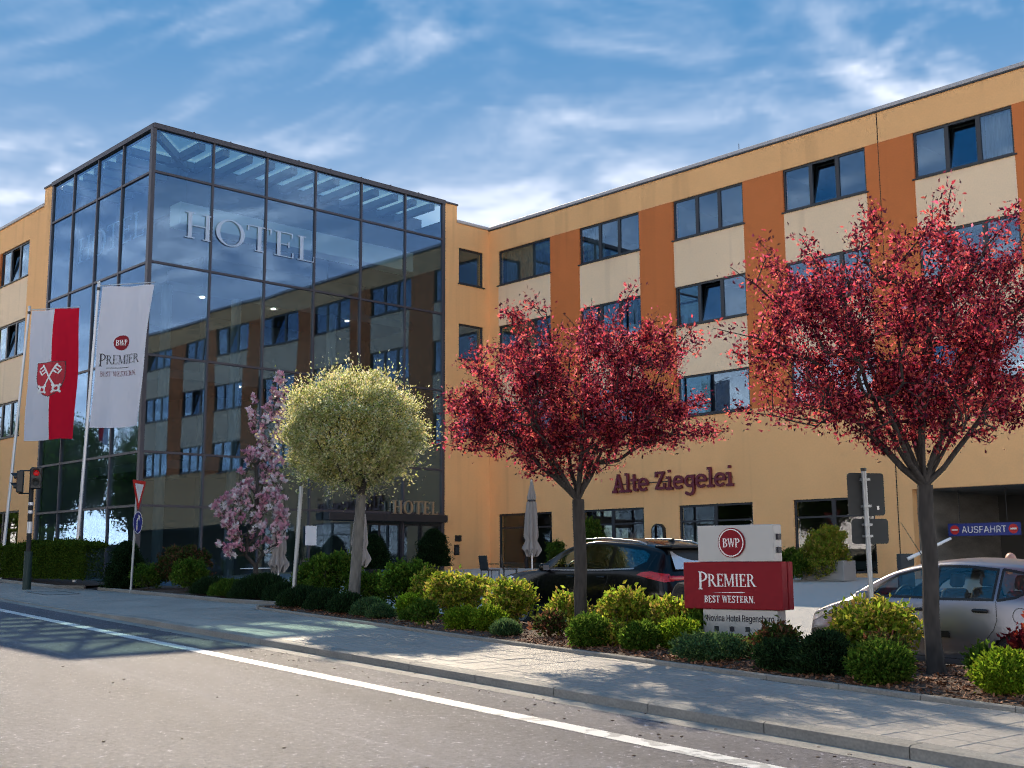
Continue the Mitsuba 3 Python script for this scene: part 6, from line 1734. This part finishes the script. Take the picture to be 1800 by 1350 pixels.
# ------------------------------------------------------------------ person behind the silver car
def person():
    k_ = thing('person', 'bald person in a dark top standing behind the silver car roof', 'person')
    x, y = 6.95, 16.85
    s, p, z = on_court(x, y); z -= 0.0
    J = dict(hipl=(-.1, 0, .9), hipr=(.1, 0, .9), kl=(-.11, -.02, .5), kr=(.11, .0, .5), al=(-.11, .02, .08), ar=(.11, .04, .08), tl=(-.12, -.14, .04), tr=(.12, -.12, .04), pel=(0, .08, .93), che=(0, -.15, 1.13), sl=(-.19, -.22, 1.22), sr=(.19, -.22, 1.22), el=(-.25, -.26, .93), er=(.25, -.26, .93), wl=(-.24, -.4, .75), wr=(.24, -.4, .75), nk=(0, -.29, 1.27), hb=(0, -.33, 1.315))
    R = dict(hipl=.09, hipr=.09, kl=.06, kr=.06, al=.045, ar=.045, tl=.035, tr=.035, pel=.13, che=.15, sl=.065, sr=.065, el=.045, er=.045, wl=.032, wr=.032, nk=.058, hb=.06)
    def bones(bs, g=0.0):
        ms = []
        for a, b in bs: ms.append(m3.Manifold.batch_hull([m3.Manifold.sphere(R[q] + g, 16).translate(J[q]) for q in ((a, b) if isinstance(a, str) else a)]))
        m = m3.Manifold.batch_boolean(ms, m3.OpType.Add).refine_to_length(.04)
        m = tm(m); m = trimesh.Trimesh(m.vertices, m.faces, process=True); trimesh.smoothing.filter_taubin(m, iterations=12); return m
    hand = []
    ms = []
    for sg_, w in ((-1, 'wl'), (1, 'wr')):
        c = np.array(J[w])
        ms.append(m3.Manifold.batch_hull([m3.Manifold.sphere(.03, 12).translate(tuple(c)), m3.Manifold.sphere(.024, 12).translate(tuple(c + [.02, -.05, -.07])), m3.Manifold.sphere(.024, 12).translate(tuple(c + [-.02, -.05, -.07]))]))
        for q, ln_ in zip((-.03, -.01, .01, .03), (.06, .075, .07, .05)):
            ms.append(m3.Manifold.batch_hull([m3.Manifold.sphere(.0095, 8).translate(tuple(c + [q, -.05, -.08])), m3.Manifold.sphere(.008, 8).translate(tuple(c + [q * 1.1, -.055, -.08 - ln_]))]))
        ms.append(m3.Manifold.batch_hull([m3.Manifold.sphere(.012, 8).translate(tuple(c + [-sg_ * .02, -.03, -.03])), m3.Manifold.sphere(.009, 8).translate(tuple(c + [-sg_ * .055, -.06, -.075]))]))
    M = mat([x, y, z], [1, 0, 0], [0, 1, 0], [0, 0, 1])
    hd = trimesh.creation.icosphere(4, 1.0); v = hd.vertices.copy()
    v = v * [.077, .098, .118]
    f_ = np.exp(-((v[:, 0] / .016) ** 2 + ((v[:, 2] + .012) / .026) ** 2)) * (v[:, 1] < 0); v[:, 1] -= .024 * f_
    e_ = (np.exp(-(((v[:, 0] - .03) / .014) ** 2 + ((v[:, 2] - .012) / .011) ** 2)) + np.exp(-(((v[:, 0] + .03) / .014) ** 2 + ((v[:, 2] - .012) / .011) ** 2))) * (v[:, 1] < 0); v[:, 1] += .01 * e_
    m_ = np.exp(-((v[:, 0] / .024) ** 2 + ((v[:, 2] + .058) / .007) ** 2)) * (v[:, 1] < 0); v[:, 1] += .005 * m_
    v[v[:, 2] < -.04, 0] *= .86
    hd.vertices = v; hd.apply_translation([0, -.36, 1.40])
    body = cat([bones([('sl', 'el'), ('el', 'wl'), ('sr', 'er'), ('er', 'wr'), ('nk', 'hb'), (('sl', 'sr', 'che'), 0), (('che', 'pel'), 0), (('hipl', 'hipr', 'pel'), 0), ('hipl', 'kl'), ('kl', 'al'), ('hipr', 'kr'), ('kr', 'ar'), ('al', 'tl'), ('ar', 'tr')]), tm(m3.Manifold.batch_boolean(ms, m3.OpType.Add)), hd])
    bk = part('body', k_, body, 'mat_skin', smooth=True, M=M)
    for sg_ in (-1, 1): part('ear', k_, trimesh.creation.icosphere(2, 1).apply_transform(np.diag([.012, .022, .034, 1])).apply_translation([sg_ * .08, -.345, 1.395]), 'mat_skin', smooth=True, M=M)
    for sg_ in (-1, 1): part('eye', k_, trimesh.creation.icosphere(2, .009).apply_translation([sg_ * .03, -.445, 1.412]), 'mat_ink', smooth=True, M=M)
    part('top', k_, bones([('sl', 'el'), ('sr', 'er'), (('sl', 'sr', 'che'), 0), (('che', 'pel'), 0)], .014), 'mat_shirt', smooth=True, M=M)
    part('trousers', k_, bones([(('hipl', 'hipr', 'pel'), 0), ('hipl', 'kl'), ('kl', 'al'), ('hipr', 'kr'), ('kr', 'ar')], .016), 'mat_trousers', smooth=True, M=M)
    for a, b in (('al', 'tl'), ('ar', 'tr')): part('shoe', k_, bones([(a, b)], .012), 'mat_black', smooth=True, M=M)


person()
